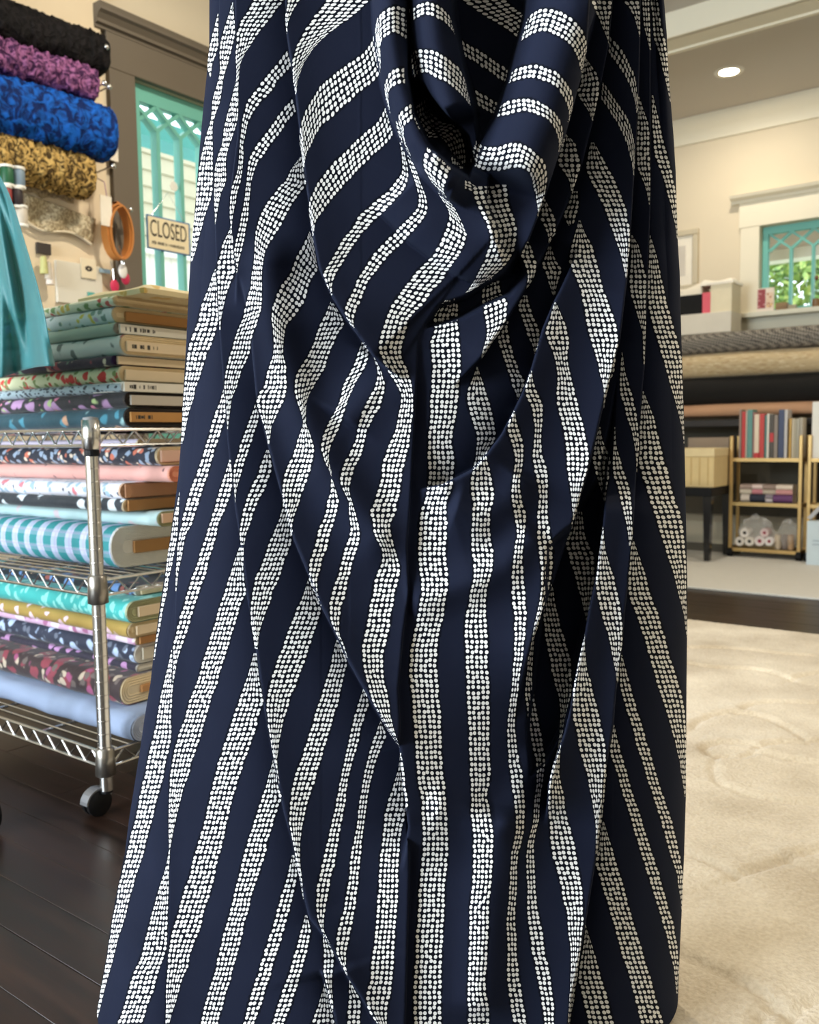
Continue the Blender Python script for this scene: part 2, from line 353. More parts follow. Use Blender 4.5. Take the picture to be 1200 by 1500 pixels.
# closed sign hung on the door
sg0, sg1 = onX(219, 312, XL+.012), onX(279, 325, XL+.012); sgb = onX(219, 362, XL+.012)
SY0, SY1, SZ0, SZ1 = sg0[1], sg1[1]+.012, sgb[2], sg0[2]
sign = thing('closed_sign', (XL-.005, (SY0+SY1)/2, SZ0), 'cream tin sign with blue rim reading CLOSED, hung on the teal glazed door', 'sign')
MB().box(XL-.012, XL-.006, SY0, SY1, SZ0, SZ1).make('rim', plain(srgb(78, 120, 170), .4), sign, bevel=.001)
MB().box(XL-.0075, XL-.004, SY0+.004, SY1-.010, SZ0+.005, SZ1-.006).make('plate', plain(srgb(240, 226, 190), .5, var=.05, scale=30), sign)
def text(body, size, loc, rot, mat, parent, name, depth=.0006, xs=1.0):
    c = bpy.data.curves.new(name, 'FONT'); c.body = body; c.size = size; c.extrude = depth; c.align_x = 'CENTER'; c.align_y = 'CENTER'
    t = bpy.data.objects.new(name, c); link(t); bpy.context.view_layer.update()
    me = bpy.data.meshes.new_from_object(t.evaluated_get(bpy.context.evaluated_depsgraph_get())); me.name = name
    bpy.data.objects.remove(t); 
    M4 = Matrix.Translation(loc) @ rot.to_4x4() @ Matrix.Diagonal((xs, 1, 1, 1))
    me.transform(M4); me.materials.clear(); me.materials.append(mat)
    o = bpy.data.objects.new(name, me); link(o); adopt(o, parent); return o
ROTX = Matrix(((0, 0, 1), (1, 0, 0), (0, 1, 0)))      # text facing +x, reading along +y
sh = SZ1-SZ0; sw = SY1-SY0
text('CLOSED', sh*.70, (XL-.0036, (SY0+SY1)/2-.004, SZ0+sh*.60), ROTX, plain((.02, .016, .012), .5), sign, 'lettering', xs=sw*.86/(sh*.70*3.75))
_r = random.Random(9); mb = MB(); yy = SY0+sw*.09        # second line: small print too fine to read
while yy < SY0+sw*.84:
    w_ = sw*_r.uniform(.008, .02); h_ = sh*_r.uniform(.03, .055); mb.box(XL-.0042, XL-.0034, yy, yy+w_, SZ0+sh*.20-h_, SZ0+sh*.20+h_); yy += w_+sw*_r.choice((.008, .008, .012, .03))
mb.make('small_print', plain((.05, .04, .03), .6), sign, kind='stuff')
MB().tube([(XL-.008, SY0+.02, SZ1-.004), (XL-.008, (SY0+SY1)/2, SZ1+.10), (XL-.008, SY1-.02, SZ1-.004)], .0012, 6).make('cord', M_chrome, sign)

stq = onX(255, 273, XL-.028)
MB().lathe((XL-.0285, stq[1], stq[2]), [(0, .0012), (.018, .0012), (.0195, 0)], 24, 'x').make('round_disc', M_white, label='small round white disc on the door glass above the sign', cat='disc')  # flat round white disc set on the door glass
# window in the window wall: casing, crown head, stool, apron, teal sash
structure(MB().box(WX0-.115, WX0, YB-.025, YB, WZ0-.02, WZ1), 'trim_9', M_trim, bevel=.003)
structure(MB().box(WX1, WX1+.115, YB-.025, YB, WZ0-.02, WZ1), 'trim_10', M_trim, bevel=.003)
structure(MB().box(WX0-.125, WX1+.125, YB-.028, YB, WZ1, WZ1+.15), 'trim_11', M_trim, bevel=.003)
hd = [(YB, WZ1+.148), (YB-.04, WZ1+.148), (YB-.045, WZ1+.165), (YB-.075, WZ1+.178), (YB-.085, WZ1+.195), (YB, WZ1+.195)]
structure(MB().prism(hd, 'x', WX0-.17, WX1+.17), 'trim_12', M_trim)
structure(MB().box(WX0-.16, WX1+.16, YB-.10, YB, WZ0-.03, WZ0), 'trim_13', plain(srgb(206, 202, 182), .5, var=.03), bevel=.004)
structure(MB().box(XL, .3, YB-.03, YB, WZ0-.125, WZ0-.028), 'trim_14', plain(srgb(206, 202, 182), .6, var=.03), bevel=.003)
M_teal2 = plain(srgb(104, 176, 164), 0.5, var=0.04, scale=6)
SYW = (YB+.045, YB+.08); s0, s1, sz0, sz1 = WX0+.035, WX1-.035, WZ0+.03, WZ1-.045
win = MB().box(WX0, s0, SYW[0], SYW[1], WZ0, WZ1).make('window_1', M_teal2, kind='structure', bevel=.002)
MB().box(s1, WX1, SYW[0], SYW[1], WZ0, WZ1).make('stile', M_teal2, win)
MB().box(s0-.003, s1+.003, SYW[0]+.001, SYW[1]-.001, sz1, WZ1).make('top_rail', M_teal2, win)
MB().box(s0-.003, s1+.003, SYW[0]+.001, SYW[1]-.001, WZ0, sz0).make('bottom_rail', M_teal2, win)
xk0 = onY(1159, 400, YB+.06)[0]; xk1 = onY(1191.5, 400, YB+.06)[0]; zsp = onY(1159, 364, YB+.06)[2]
lattice(win, 'y', SYW, s0, s1, sz0, zsp, sz1, [xk0+(xk1-xk0)*i for i in range(-1, 9)], xk1-xk0, .016, M_teal2)
MB().box(s0-.002, s1+.002, YB+.060, YB+.064, sz0-.002, sz1+.002).make('glass_pane', M_glass, win)
# plain unseen windows: one on the porch side, one added to light the cloth
for i, (nm, bx) in enumerate((('window_2', (XL-.09, XL-.05, -2.7, -1.0, .6, 2.25, 'x')), ('added_window', (-2.75, -1.05, YF-.09, YF-.05, .7, 2.2, 'y')))):
    x0, x1, y0, y1, z0, z1, ax = bx; m = MB(); t = .05
    if ax == 'x': m.box(x0, x1, y0, y0+t, z0, z1).box(x0, x1, y1-t, y1, z0, z1).box(x0, x1, y0, y1, z0, z0+t).box(x0, x1, y0, y1, z1-t, z1).box(x0+.005, x1-.005, (y0+y1)/2-.015, (y0+y1)/2+.015, z0, z1)
    else: m.box(x0, x0+t, y0, y1, z0, z1).box(x1-t, x1, y0, y1, z0, z1).box(x0, x1, y0, y1, z0, z0+t).box(x0, x1, y0, y1, z1-t, z1).box((x0+x1)/2-.015, (x0+x1)/2+.015, y0+.005, y1-.005, z0, z1)
    m.make(nm, M_teal2, kind='structure')

# ------------------------------------------------------------------ outdoors, seen through the door and the window
structure(MB().box(-16, 16, -12, 22, -.5, -.45), 'ground', plain(srgb(196, 200, 176), .9))
structure(MB().box(-5.4, XL-.13, .5, 5.6, -.2, -.02), 'porch_floor', plain(srgb(225, 226, 222), .8))
fac = thing('neighbouring_house', (-7.6, 6.5, -.45), 'pale cream clapboard house seen through the glazed door', 'house')
for i in range(17):
    MB().add([(-7.5, 2, 1.15+i*.16), (-7.5, 11, 1.15+i*.16), (-7.47, 11, 1.15+i*.16), (-7.47, 2, 1.15+i*.16), (-7.5, 2, 1.315+i*.16), (-7.5, 11, 1.315+i*.16), (-7.49, 11, 1.315+i*.16), (-7.49, 2, 1.315+i*.16)],
             [(0, 1, 2, 3), (4, 7, 6, 5), (2, 1, 5, 6), (3, 2, 6, 7), (0, 3, 7, 4), (1, 0, 4, 5)]).make('clapboard', plain(srgb(176, 170, 142), .8), fac)
MB().box(-7.7, -7.5, 2, 11, -.45, 3.9).make('wall', plain(srgb(150, 148, 130), .8), fac)
RZT = float(onX(222, 366, -4.9)[2])
ff = thing('porch_rail', (-4.9, 3, -.02), 'white painted porch rail of upright boards outside the door', 'railing')
for i in range(26): MB().box(-4.92, -4.90, 1.0+i*.17, 1.155+i*.17, 0, RZT-.02).make('board', M_white, ff)
MB().box(-4.95, -4.87, .95, 5.45, RZT-.03, RZT).make('cap', M_white, ff)
pb = MB().box(-3.6, -3.45, .6, 5.6, float(onX(230, 203, -3.45)[2]), float(onX(230, 176, -3.45)[2])).make('porch_beam', plain(srgb(96, 190, 192), .6), label='teal painted beam along the porch roof outside the door', cat='beam')
EZ0, EZ1 = float(onY(1150, 380, 6.6)[2]), float(onY(1150, 362, 6.6)[2])
MB().box(-4, 3, 5.93, 6.599, EZ1-.01, EZ1+.05).make('porch_soffit', plain(srgb(170, 150, 136), .8), label='beige soffit over the lattice window outside', cat='soffit')
eave = MB().box(-4, 3, 6.6, 6.75, EZ0, EZ1).make('eave_board', plain(srgb(240, 238, 230), .7), label='white eave board outside the lattice window', cat='eave')
def shrub(name, c, rx, ry, rz, n, cols, label, seed):
    r = random.Random(seed); t = thing(name, (c[0], c[1], -.45), label, 'shrub', None)
    mb = MB()
    for i in range(n):
        u = r.uniform(-1, 1); a = r.uniform(0, 2*math.pi); q = math.sqrt(1-u*u); rad = r.uniform(.72, 1.0)
        p = Vector((c[0]+rx*rad*q*math.cos(a), c[1]+ry*rad*q*math.sin(a), c[2]+rz*rad*u)); s = r.uniform(.035, .075)
        d1 = Vector((r.uniform(-1, 1), r.uniform(-1, 1), r.uniform(-1, 1))).normalized(); d2 = d1.orthogonal().normalized()
        mb.add([p-d1*s, p+d2*s*.5, p+d1*s, p-d2*s*.5], [(0, 1, 2, 3)])
    f = mb.make('foliage', cols, t, kind='stuff')
    MB().rod((c[0], c[1], -.45), (c[0], c[1], c[2]), .05, .02).make('stem', plain(srgb(110, 86, 60), .9), t)
    return t
g1 = pattern(srgb(128, 160, 70), [(srgb(168, 186, 96), 9, .35), (srgb(84, 122, 54), 6, .3)]); g2 = pattern(srgb(112, 146, 76), [(srgb(160, 180, 110), 8, .35), (srgb(76, 112, 58), 6, .3)])
shrub('garden_shrub', (-2.15, 8.3, 1.45), .85, .6, .95, 4200, g1, 'bright lime green shrub outside the lattice window', 1)
shrub('garden_shrub', (-.9, 9.75, 1.4), 1.1, .6, 1.1, 3800, g2, 'mid green shrub further along outside the lattice window', 2)
shrub('garden_shrub', (-3.4, 10.1, 1.4), 1.2, .6, 1.2, 3200, g2, 'deep green shrub at the far corner outside the lattice window', 3)

# ------------------------------------------------------------------ recessed ceiling lamps
def downlight(x, y, label, power, seen=False):
    t = thing('recessed_light', (x, y, ZC), label, 'ceiling light', None)
    MB().lathe((x, y, ZC), [(.052, -.002), (.075, -.006), (.08, 0)], 24).make('trim_ring', M_white, t, smooth=True)
    MB().lathe((x, y, ZC), [(.0, -.003), (.052, -.003)], 24).make('lens', emit((1.0, .84, .58), 22), t)
    nm = 'recessed_lamp' if seen else 'recessed_lamp_offscreen'; d = bpy.data.lights.new(nm, 'AREA'); d.shape = 'DISK'; d.size = .1; d.energy = power; d.color = (1.0, .89, .72)
    o = bpy.data.objects.new(nm, d); link(o); o.location = (x, y, ZC-.012)
lp = onZ(1068, 105, ZC)
downlight(lp[0], lp[1], 'glowing round recessed lamp between the ceiling beam and the window wall', 9, True)
downlight(.9, lp[1], 'round recessed lamp further along the window wall', 9)
downlight(.45, 2.5, 'round recessed lamp over the carved rug', 30)
downlight(-1.75, 2.0, 'round recessed lamp over the fabric trolley', 26)

# ------------------------------------------------------------------ carpets
M_rug2 = plain(srgb(214, 212, 206), .95, var=.05, scale=40, bump=.4)
MB().box(XL+.25, 1.2, 4.03, 5.30, 0, .012).make('area_rug', M_rug2, bevel=.004, label='flat pale grey rug under the brass carts along the window wall', cat='rug')
def rug():
    x0, x1, y0, y1 = -1.2, 1.0, .9, 3.26; nx, ny = 330, 350
    gx, gy = np.meshgrid(np.linspace(x0, x1, nx), np.linspace(y0, y1, ny))
    cA = lambda L: [(960+x/4.2875, 800+y/4.2857) for x, y in L]; cB = lambda L: [(960+x/3.75, 1100+y/3.75) for x, y in L]
    curves = [cA(c) for c in (
        [(220,1150),(260,1110),(350,1070),(480,1050),(620,1060),(720,1090),(820,1140),(900,1190),(945,1230)],
        [(290,1280),(330,1255),(420,1245),(520,1250),(600,1265),(655,1280),(620,1320),(540,1345),(430,1345),(330,1320),(290,1280)],
        [(655,1280),(720,1255),(820,1240),(950,1245),(1100,1235)], [(545,1030),(600,1000),(700,985),(850,985),(1100,992)],
        [(880,835),(940,815),(1100,790)], [(210,740),(350,765),(470,770),(600,775),(720,795),(830,840),(870,850)],
        [(230,640),(400,640),(600,655),(800,680),(940,690)], [(690,1320),(820,1345),(1100,1385)])] + [cB(c) for c in (
        [(410,40),(340,60),(325,100),(330,150),(370,190),(470,230),(580,260),(700,285),(950,300)],
        [(60,500),(165,560),(280,610),(440,700)], [(440,700),(560,660),(700,610),(800,580),(960,540)], [(740,605),(870,660),(960,690)],
        [(60,1080),(150,1130),(300,1200),(420,1260),(540,1340),(650,1410),(740,1480)], [(740,1485),(800,1420),(860,1380),(960,1350)], [(560,1500),(620,1430)])]
    z = np.full_like(gx, .022); step = np.zeros_like(gx)
    for c in curves:
        P = np.array([onZ(px, py, .02)[:2] for px, py in c])
        best = np.full(gx.shape, 9.); sg = np.zeros_like(gx)
        for a, b in zip(P, P[1:]):
            d = b-a; L2 = d@d; t = np.clip(((gx-a[0])*d[0]+(gy-a[1])*d[1])/L2, 0, 1)
            ex, ey = gx-a[0]-t*d[0], gy-a[1]-t*d[1]; dd = np.hypot(ex, ey); m = dd < best
            best = np.where(m, dd, best); sg = np.where(m, np.sign(d[0]*ey-d[1]*ex), sg)
        z -= .007*np.exp(-(best/.009)**2); z += .006*np.exp(-best/.06)*(sg > 0)
    # petals away from the traced part
    r = np.random.RandomState(3)
    for i in range(16):
        cx, cy, rad = r.uniform(x0+1.1, x1), r.uniform(y0, y1), r.uniform(.16, .34)
        dd = np.abs(np.hypot(gx-cx, (gy-cy)*1.3)-rad); z -= np.where(gx > -.1, .010*np.exp(-(dd/.011)**2), 0)
    z += r.normal(0, .0006, gx.shape)
    edge = np.minimum.reduce([gx-x0, x1-gx, gy-y0, y1-gy]); z = np.where(edge < 1e-6, .0, z)
    v = np.stack([gx, gy, z], -1).reshape(-1, 3); idx = np.arange(nx*ny).reshape(ny, nx)
    f = np.stack([idx[:-1, :-1], idx[:-1, 1:], idx[1:, 1:], idx[1:, :-1]], -1).reshape(-1, 4)
    me = bpy.data.meshes.new('carved_rug'); me.from_pydata(v.tolist(), [], f.tolist()); me.update()
    for p in me.polygons: p.use_smooth = True
    m, nt, b = nodes_of('rug_pile'); tc = N(nt, 'ShaderNodeTexCoord')
    n1 = N(nt, 'ShaderNodeTexNoise'); n1.inputs['Scale'].default_value = 5; n1.inputs['Detail'].default_value = 5; nt.links.new(tc.outputs['Object'], n1.inputs['Vector'])
    n2 = N(nt, 'ShaderNodeTexNoise'); n2.inputs['Scale'].default_value = 160; n2.inputs['Detail'].default_value = 3; nt.links.new(tc.outputs['Object'], n2.inputs['Vector'])
    ad = N(nt, 'ShaderNodeMath', operation='MULTIPLY_ADD'); nt.links.new(n2.outputs['Fac'], ad.inputs[0]); ad.inputs[1].default_value = .45; nt.links.new(n1.outputs['Fac'], ad.inputs[2])
    cr = N(nt, 'ShaderNodeValToRGB'); cr.color_ramp.elements[0].position = .45; cr.color_ramp.elements[1].position = .95
    cr.color_ramp.elements[0].color = rgba(srgb(182, 164, 136)); cr.color_ramp.elements[1].color = rgba(srgb(234, 222, 200)); nt.links.new(ad.outputs[0], cr.inputs[0])
    nt.links.new(cr.outputs[0], b.inputs['Base Color']); b.inputs['Roughness'].default_value = .95; b.inputs['Sheen Weight'].default_value = .35; b.inputs['Sheen Roughness'].default_value = .5
    bp = N(nt, 'ShaderNodeBump'); bp.inputs['Strength'].default_value = .5; bp.inputs['Distance'].default_value = .006; nt.links.new(n2.outputs['Fac'], bp.inputs['Height']); nt.links.new(bp.outputs[0], b.inputs['Normal'])
    me.materials.append(m); o = bpy.data.objects.new('carved_rug', me); link(o)
    tag(o, 'thick cream rug with carved scalloped petal outlines on the dark floor', 'rug')
rug()
# ------------------------------------------------------------------ wire shelving trolley with fabric bolts
SX0, SX1, SY0s, SY1s = -2.40, -1.475, .97, 1.43
unit = thing('wire_shelving_unit', ((SX0+SX1)/2, (SY0s+SY1s)/2, 0), 'chrome wire shelving trolley stacked with fabric bolts on the dark floor', 'shelving')
PTOP = .760
for px_, py_ in ((SX1, SY0s), (SX0, SY0s), (SX1, SY1s), (SX0, SY1s)):
    p = MB().rod((px_, py_, .050), (px_, py_, PTOP), .0127, n=16).make('post', M_chrome, unit, smooth='auto')
    g = MB()
    for i in range(26): g.lathe((px_, py_, .11+i*.0254), [(.0127, 0), (.0133, .001), (.0127, .002)], 16)
    g.make('grooves', M_chrome, p, smooth=True, kind='stuff')
    MB().lathe((px_, py_, PTOP), [(.0127, -.006), (.0140, -.004), (.0140, .004), (.0, .006)], 16).make('cap', plain((.25, .25, .25), .5), p, smooth=True)
    for zs in (.742, .457, .122):
        MB().lathe((px_, py_, zs), ([(.0132, -.045), (.0195, -.042), (.0175, .008), (.0132, .012)] if zs != .742 else [(.0132, -.038), (.0172, -.036), (.0168, .0175), (.0125, .0185)]), 18).make('collar', plain((.30, .28, .25), .3, .9) if zs != .742 else M_chrome, p, smooth=True)
    MB().lathe((px_, py_, .692), [(.0131, 0), (.0142, .001), (.0142, .011), (.0131, .012)], 16).make('clip', M_black, p)
    c = MB().rod((px_, py_, .045), (px_, py_, .07), .012, n=12).make('caster', M_black, unit)
    wx, wy = px_-.018, py_-.012
    MB().lathe((wx-.013, wy, .0255), [(.0, 0), (.018, 0), (.0255, .003), (.0255, .011), (.018, .014), (0, .014)], 24, 'x').lathe((wx+.003, wy, .0255), [(.0, 0), (.018, 0), (.0255, .003), (.0255, .011), (.018, .014), (0, .014)], 24, 'x').make('wheel', M_black, c, smooth='auto')
    hood = []
    for i in range(13): a = math.radians(20+i*13); hood.append((wy+.029*math.cos(a), .0255+.029*math.sin(a)))
    for i in range(12, -1, -1): a = math.radians(20+i*13); hood.append((wy+.026*math.cos(a), .0255+.026*math.sin(a)))
    MB().prism(hood, 'x', wx-.010, wx+.013).make('fork', plain((.22, .22, .23), .4, .6), c)
for zs in (.742, .457, .122):
    s = MB()
    for zz in (zs, zs-.030):
        for y in (SY0s, SY1s): s.rod((SX0+.012, y, zz), (SX1-.012, y, zz), .0032, n=8)
        for x in (SX0, SX1): s.rod((x, SY0s+.012, zz), (x, SY1s-.012, zz), .0032, n=8)
    sh_ = s.make('shelf', M_chrome, unit, smooth='auto')
    t = MB()
    for y in (SY0s, SY1s):
        n = 34; xs = [SX0+.015+(SX1-SX0-.03)*i/n for i in range(n+1)]
        t.tube([(x, y, zs-.002 if i % 2 else zs-.028) for i, x in enumerate(xs)], .0022, 6)
    for x in (SX0, SX1):
        n = 16; ys = [SY0s+.015+(SY1s-SY0s-.03)*i/n for i in range(n+1)]
        t.tube([(x, y, zs-.002 if i % 2 else zs-.028) for i, y in enumerate(ys)], .0022, 6)
    t.make('truss_wire', M_chrome, sh_, smooth='auto')
    t = MB(); n = 17
    for i in range(1, n): y = SY0s+(SY1s-SY0s)*i/n; t.rod((SX0, y, zs+.002), (SX1, y, zs+.002), .0022, n=6)
    for i in range(1, 4): x = SX0+(SX1-SX0)*i/4; t.rod((x, SY0s, zs-.003), (x, SY1s, zs-.003), .003, n=6)
    t.make('deck_wires', M_chrome, sh_, smooth='auto')

def stadium(y0, y1, z0, z1, n=9, e=1.0):
    h = (z1-z0)/2; r = min(h, (y1-y0)/2); zc = (z0+z1)/2; rx = r*e; pts = []
    for i in range(n+1): a = math.pi/2+math.pi*i/n; pts.append((y0+rx+rx*math.cos(a), zc+h*math.sin(a)))
    m = 6
    for i in range(1, m): pts.append((y0+rx+(y1-y0-2*rx)*i/m, z0))
    for i in range(n+1): a = -math.pi/2+math.pi*i/n; pts.append((y1-rx+rx*math.cos(a), zc+h*math.sin(a)))
    for i in range(1, m): pts.append((y1-rx-(y1-y0-2*rx)*i/m, z1))
    return pts
def loft(rings, close_last=False):
    mb = MB(); n = len(rings[0]); vs = [p for r in rings for p in r]; fs = []
    for i in range(len(rings)-1):
        fs += [(i*n+k, i*n+(k+1) % n, (i+1)*n+(k+1) % n, (i+1)*n+k) for k in range(n)]
    if close_last: fs.append(tuple((len(rings)-1)*n+k for k in range(n)))
    return mb.add(vs, fs)
def bolt(label, x_end, length, y0, y1, z0, z1, mat, endmat, board=None, boardmat=None, seed=0, sag=0.0, grp=None, wob=.0014, name='fabric_bolt', layers=5, e=1.0, marks=0):
    r = random.Random(seed); t = thing(name, (x_end-length/2, (y0+y1)/2, z0), label, 'fabric bolt', grp)
    ph = [r.uniform(0, 6.28) for _ in range(8)]
    rings = []; nx = 26
    for i in range(nx+1):
        u = i/nx; x = x_end-length*u
        ring = []
        for k, (y, z) in enumerate(stadium(y0, y1, z0, z1, e=e)):
            d = wob*(math.sin(u*17+ph[0]+k*.35)+.7*math.sin(u*41+ph[1]-k*.5)+.5*math.sin(u*9+ph[2]))
            zc = (z0+z1)/2
            up = max(0, (z-zc)/((z1-z0)/2)) if z1 > z0 else 0
            ring.append((x, y+d*(-1 if y < (y0+y1)/2 else 1), z-abs(d)*.6*up-sag*up*u*u))
        rings.append(ring)
    loft(rings).make('fabric', mat, t, smooth=True)
    # rolled layers visible at the end
    rr = []; L = layers*2
    for j in range(L+1):
        f = j/L*.72; h = (z1-z0)/2*f
        x = x_end+(.0015 if j % 2 else -.0008)-(.002 if j == 0 else 0)
        rr.append([(x, y, z) for y, z in stadium(y0+h, y1-h, z0+h+.0003, z1-h-.0003, e=e)])
    loft(rr, True).make('layers', endmat, t, smooth=False)
    # far end cap
    loft([[(x_end-length, y, z) for y, z in stadium(y0, y1, z0, z1, e=e)], [(x_end-length+.001, y, z) for y, z in stadium(y0+.004, y1-.004, z0+.003, z1-.003, e=e)]], True).make('layers', endmat, t)
    if board:
        by0, by1, bz0, bz1 = board
        H = z1-z0
        bo = MB().box(x_end-.10, x_end+.006, y0+by0, y1-by1, z0+H*bz0, z0+H*bz1).make('board', boardmat or M_card, t, bevel=.001)
        if marks:
            zc = z0+H*(bz0+bz1)/2; hh = H*(bz1-bz0)*.5; mb = MB(); yy = y0+by0+.012
            for k in range(marks):
                w_ = r.choice((.0012, .002, .003, .006)); h_ = hh*r.uniform(.25, .5); mb.box(x_end+.0055, x_end+.0066, yy, yy+w_, zc-h_, zc+h_); yy += w_+r.choice((.0014, .003, .008))
            mb.make('printed_marks', plain((.04, .035, .03), .7), bo, kind='stuff')
    return t
ZX = lambda y: float(onX(178, y, -1.52)[2])
P = pattern; S = srgb
cream_e = plain(S(226, 206, 168), .8, var=.1, scale=60); grey_e = plain(S(170, 164, 150), .8, var=.15, scale=60); white_e = plain(S(226, 222, 212), .8, var=.08, scale=60); dark_e = plain(S(60, 52, 48), .8, var=.2, scale=60)
green_e = plain(S(176, 176, 138), .8, var=.12, scale=60)
pale_board = plain(S(226, 204, 170), .8, var=.05); white_board = plain(S(232, 226, 212), .8, var=.04); grey_board = plain(S(196, 186, 172), .8, var=.05); orange_board = plain(S(196, 142, 80), .8, var=.08); brown_board = plain(S(176, 128, 76), .8, var=.08)
G_top, G_mid, G_low = 'fabric bolts stacked on the top wire shelf', 'fabric bolts stacked on the middle wire shelf', 'fabric bolts stacked on the bottom wire shelf'
bolts = [
 # y_top, y_bottom, corner px, cloth, end, board, board material, label, group
 (434, 449, 176, P(S(226, 226, 200), [(S(120, 150, 90), 26, .30), (S(206, 90, 80), 20, .20), (S(220, 190, 90), 22, .2)]), cream_e, None, None, 'cream leaf-print bolt topmost on the wire trolley', G_top),
 (449, 473, 172, P(S(212, 220, 220), [(S(210, 196, 80), 20, .34), (S(120, 150, 140), 24, .26), (S(190, 170, 200), 16, .25)]), cream_e, (.03, .0, .12, .72), brown_board, 'pale blue bolt with yellow flower print and brown board end', G_top),
 (473, 491, 177, plain(S(168, 184, 168), .8, var=.06, scale=8), grey_e, (.012, .0, .1, .85), white_board, 'plain sage green bolt between two flowered bolts', G_top),
 (491, 521, 186, P(S(206, 210, 204), [(S(112, 120, 116), 15, .24), (S(190, 70, 66), 11, .17)]), cream_e, (.012, 0, .16, .66), pale_board, 'pale grey bolt printed with small red and grey birds', G_top),
 (521, 536, 178, P(S(40, 28, 52), [(S(150, 60, 70), 15, .3), (S(120, 160, 130), 13, .28), (S(206, 196, 170), 19, .18)]), plain(S(60, 36, 80), .8), (.012, 0, .12, .9), pale_board, 'thin dark purple bolt with multicoloured print', G_top),
 (536, 560, 182, P(S(206, 208, 170), [(S(196, 50, 44), 24, .36), (S(120, 140, 80), 28, .26)]), cream_e, (.014, 0, .1, .75), pale_board, 'cream bolt printed with red cherries and green leaves', G_top),
 (560, 575, 190, P(S(150, 168, 176), [(S(44, 56, 66), 42, .36)], stretch=(1, .5, 2)), white_e, (.004, 0, .05, .95), white_board, 'thin blue-grey bolt with small dark geometric print', G_top),
 (575, 597, 190, P(S(34, 32, 36), [(S(176, 136, 176), 13, .33), (S(170, 190, 130), 15, .2), (S(206, 120, 150), 17, .16)]), dark_e, (.014, 0, .15, .8), grey_board, 'black bolt printed with pink and lilac paisley drops', G_top),
 (597, 628, 190, P(S(16, 62, 74), [(S(60, 130, 150), 12, .2), (S(196, 150, 120), 8, .16), (S(150, 190, 190), 10, .13)]), dark_e, (.014, 0, .26, .76), orange_board, 'dark teal bolt with shell motifs at the bottom of the top stack', G_top),
 (643, 655, 215, plain(S(206, 196, 214), .8, var=.05), cream_e, (.02, 0, .1, .9), pale_board, 'thin pale lilac bolt right under the top wire shelf', G_mid),
 (655, 683, 238, P(S(26, 32, 48), [(S(150, 168, 190), 26, .30), (S(206, 116, 90), 19, .24), (S(226, 210, 190), 24, .18)]), cream_e, (.01, 0, .2, .8), plain(S(226, 186, 164), .8), 'navy bolt with dense orange and white flower print', G_mid),
 (683, 707, 255, P(S(214, 160, 150), [(S(96, 60, 66), 20, .09)]), plain(S(226, 150, 120), .8), None, None, 'dusty pink bolt with tiny dark dots', G_mid),
 (707, 731, 190, P(S(216, 216, 226), [(S(150, 176, 196), 26, .3), (S(206, 120, 130), 14, .17), (S(90, 96, 110), 30, .14)]), plain(S(196, 160, 130), .8), (.012, 0, .1, .9), plain(S(176, 130, 96), .8), 'pale lilac bolt with small blue and coral print', G_mid),
 (731, 750, 192, P(S(26, 34, 42), [(S(206, 216, 220), 13, .27)], stretch=(1, .6, 1)), cream_e, (.012, 0, .1, .9), brown_board, 'black bolt with large white leaf shapes', G_mid),
 (750, 773, 240, P(S(178, 206, 206), [(S(206, 190, 196), 13, .2)]), green_e, (.01, 0, .25, .85), plain(S(206, 170, 140), .8), 'pale aqua bolt with faint pink print', G_mid),
 (773, 836, 176, plaid(S(30, 128, 132), S(182, 188, 214), S(160, 140, 180), 19.0, 30.0), white_e, (.055, 0, .33, .62), brown_board, 'fat teal and lilac gingham bolt on the middle wire shelf', G_mid),
 (866, 881, 206, P(S(18, 24, 34), [(S(110, 150, 206), 17, .3), (S(150, 84, 76), 15, .17)]), white_e, (.014, 0, .1, .85), pale_board, 'black bolt with bright blue flowers under the middle wire shelf', G_low),
 (881, 914, 198, P(S(52, 168, 164), [(S(136, 214, 206), 30, .34)], stretch=(1, .6, .6)), green_e, (.028, 0, .25, .7), pale_board, 'aqua green bolt with pale leaf print', G_low),
 (914, 938, 196, P(S(158, 130, 58), [(S(226, 196, 206), 18, .27)]), cream_e, (.02, 0, .2, .75), pale_board, 'mustard bolt with pale pink dots', G_low),
 (938, 955, 212, P(S(214, 176, 206), [(S(236, 220, 236), 12, .4), (S(176, 110, 150), 14, .2)]), cream_e, (.01, 0, .15, .85), M_card, 'thin pink and white bolt below the mustard one', G_low),
 (955, 986, 208, P(S(32, 40, 62), [(S(176, 196, 226), 15, .28), (S(96, 104, 120), 22, .25)]), white_e, (.02, 0, .2, .8), plain(S(206, 196, 176), .8), 'navy bolt with pale blue flower clusters', G_low),
 (986, 998, 208, P(S(34, 28, 48), [(S(176, 130, 176), 17, .3)]), white_e, None, None, 'very thin dark bolt with lilac spots', G_low),
 (998, 1040, 190, P(S(44, 26, 28), [(S(130, 50, 64), 13, .36), (S(186, 170, 150), 16, .2), (S(96, 84, 80), 20, .26), (S(150, 70, 110), 12, .18)]), cream_e, (.05, 0, .35, .6), M_card, 'dark wine red flower-print roll with a cream paper end', G_low),
]
zprev = None
for i, (yt, yb, cx, mat, em, bd, bm_, lab, grp) in enumerate(bolts):
    yf = 1.052 if cx < 200 else 1.095
    z1, z0 = ZX(yt), ZX(yb)
    if yb == 628: z0 = .7465
    if yb == 836: z0 = .4615
    xe = float(onY(cx, (yt+yb)/2, yf+.02)[0])
    bolt(lab, xe, .66 if i % 3 else .72, yf+rng.uniform(-.006, .006), yf+.29, z0, z1, mat, em, bd, bm_, seed=i, sag=0, grp=grp, layers=9 if yb == 836 else 4, e=.75 if yb-yt > 40 else 1.0, wob=.0011, marks={2: 9, 3: 7, 6: 10, 8: 6}.get(i, 0))
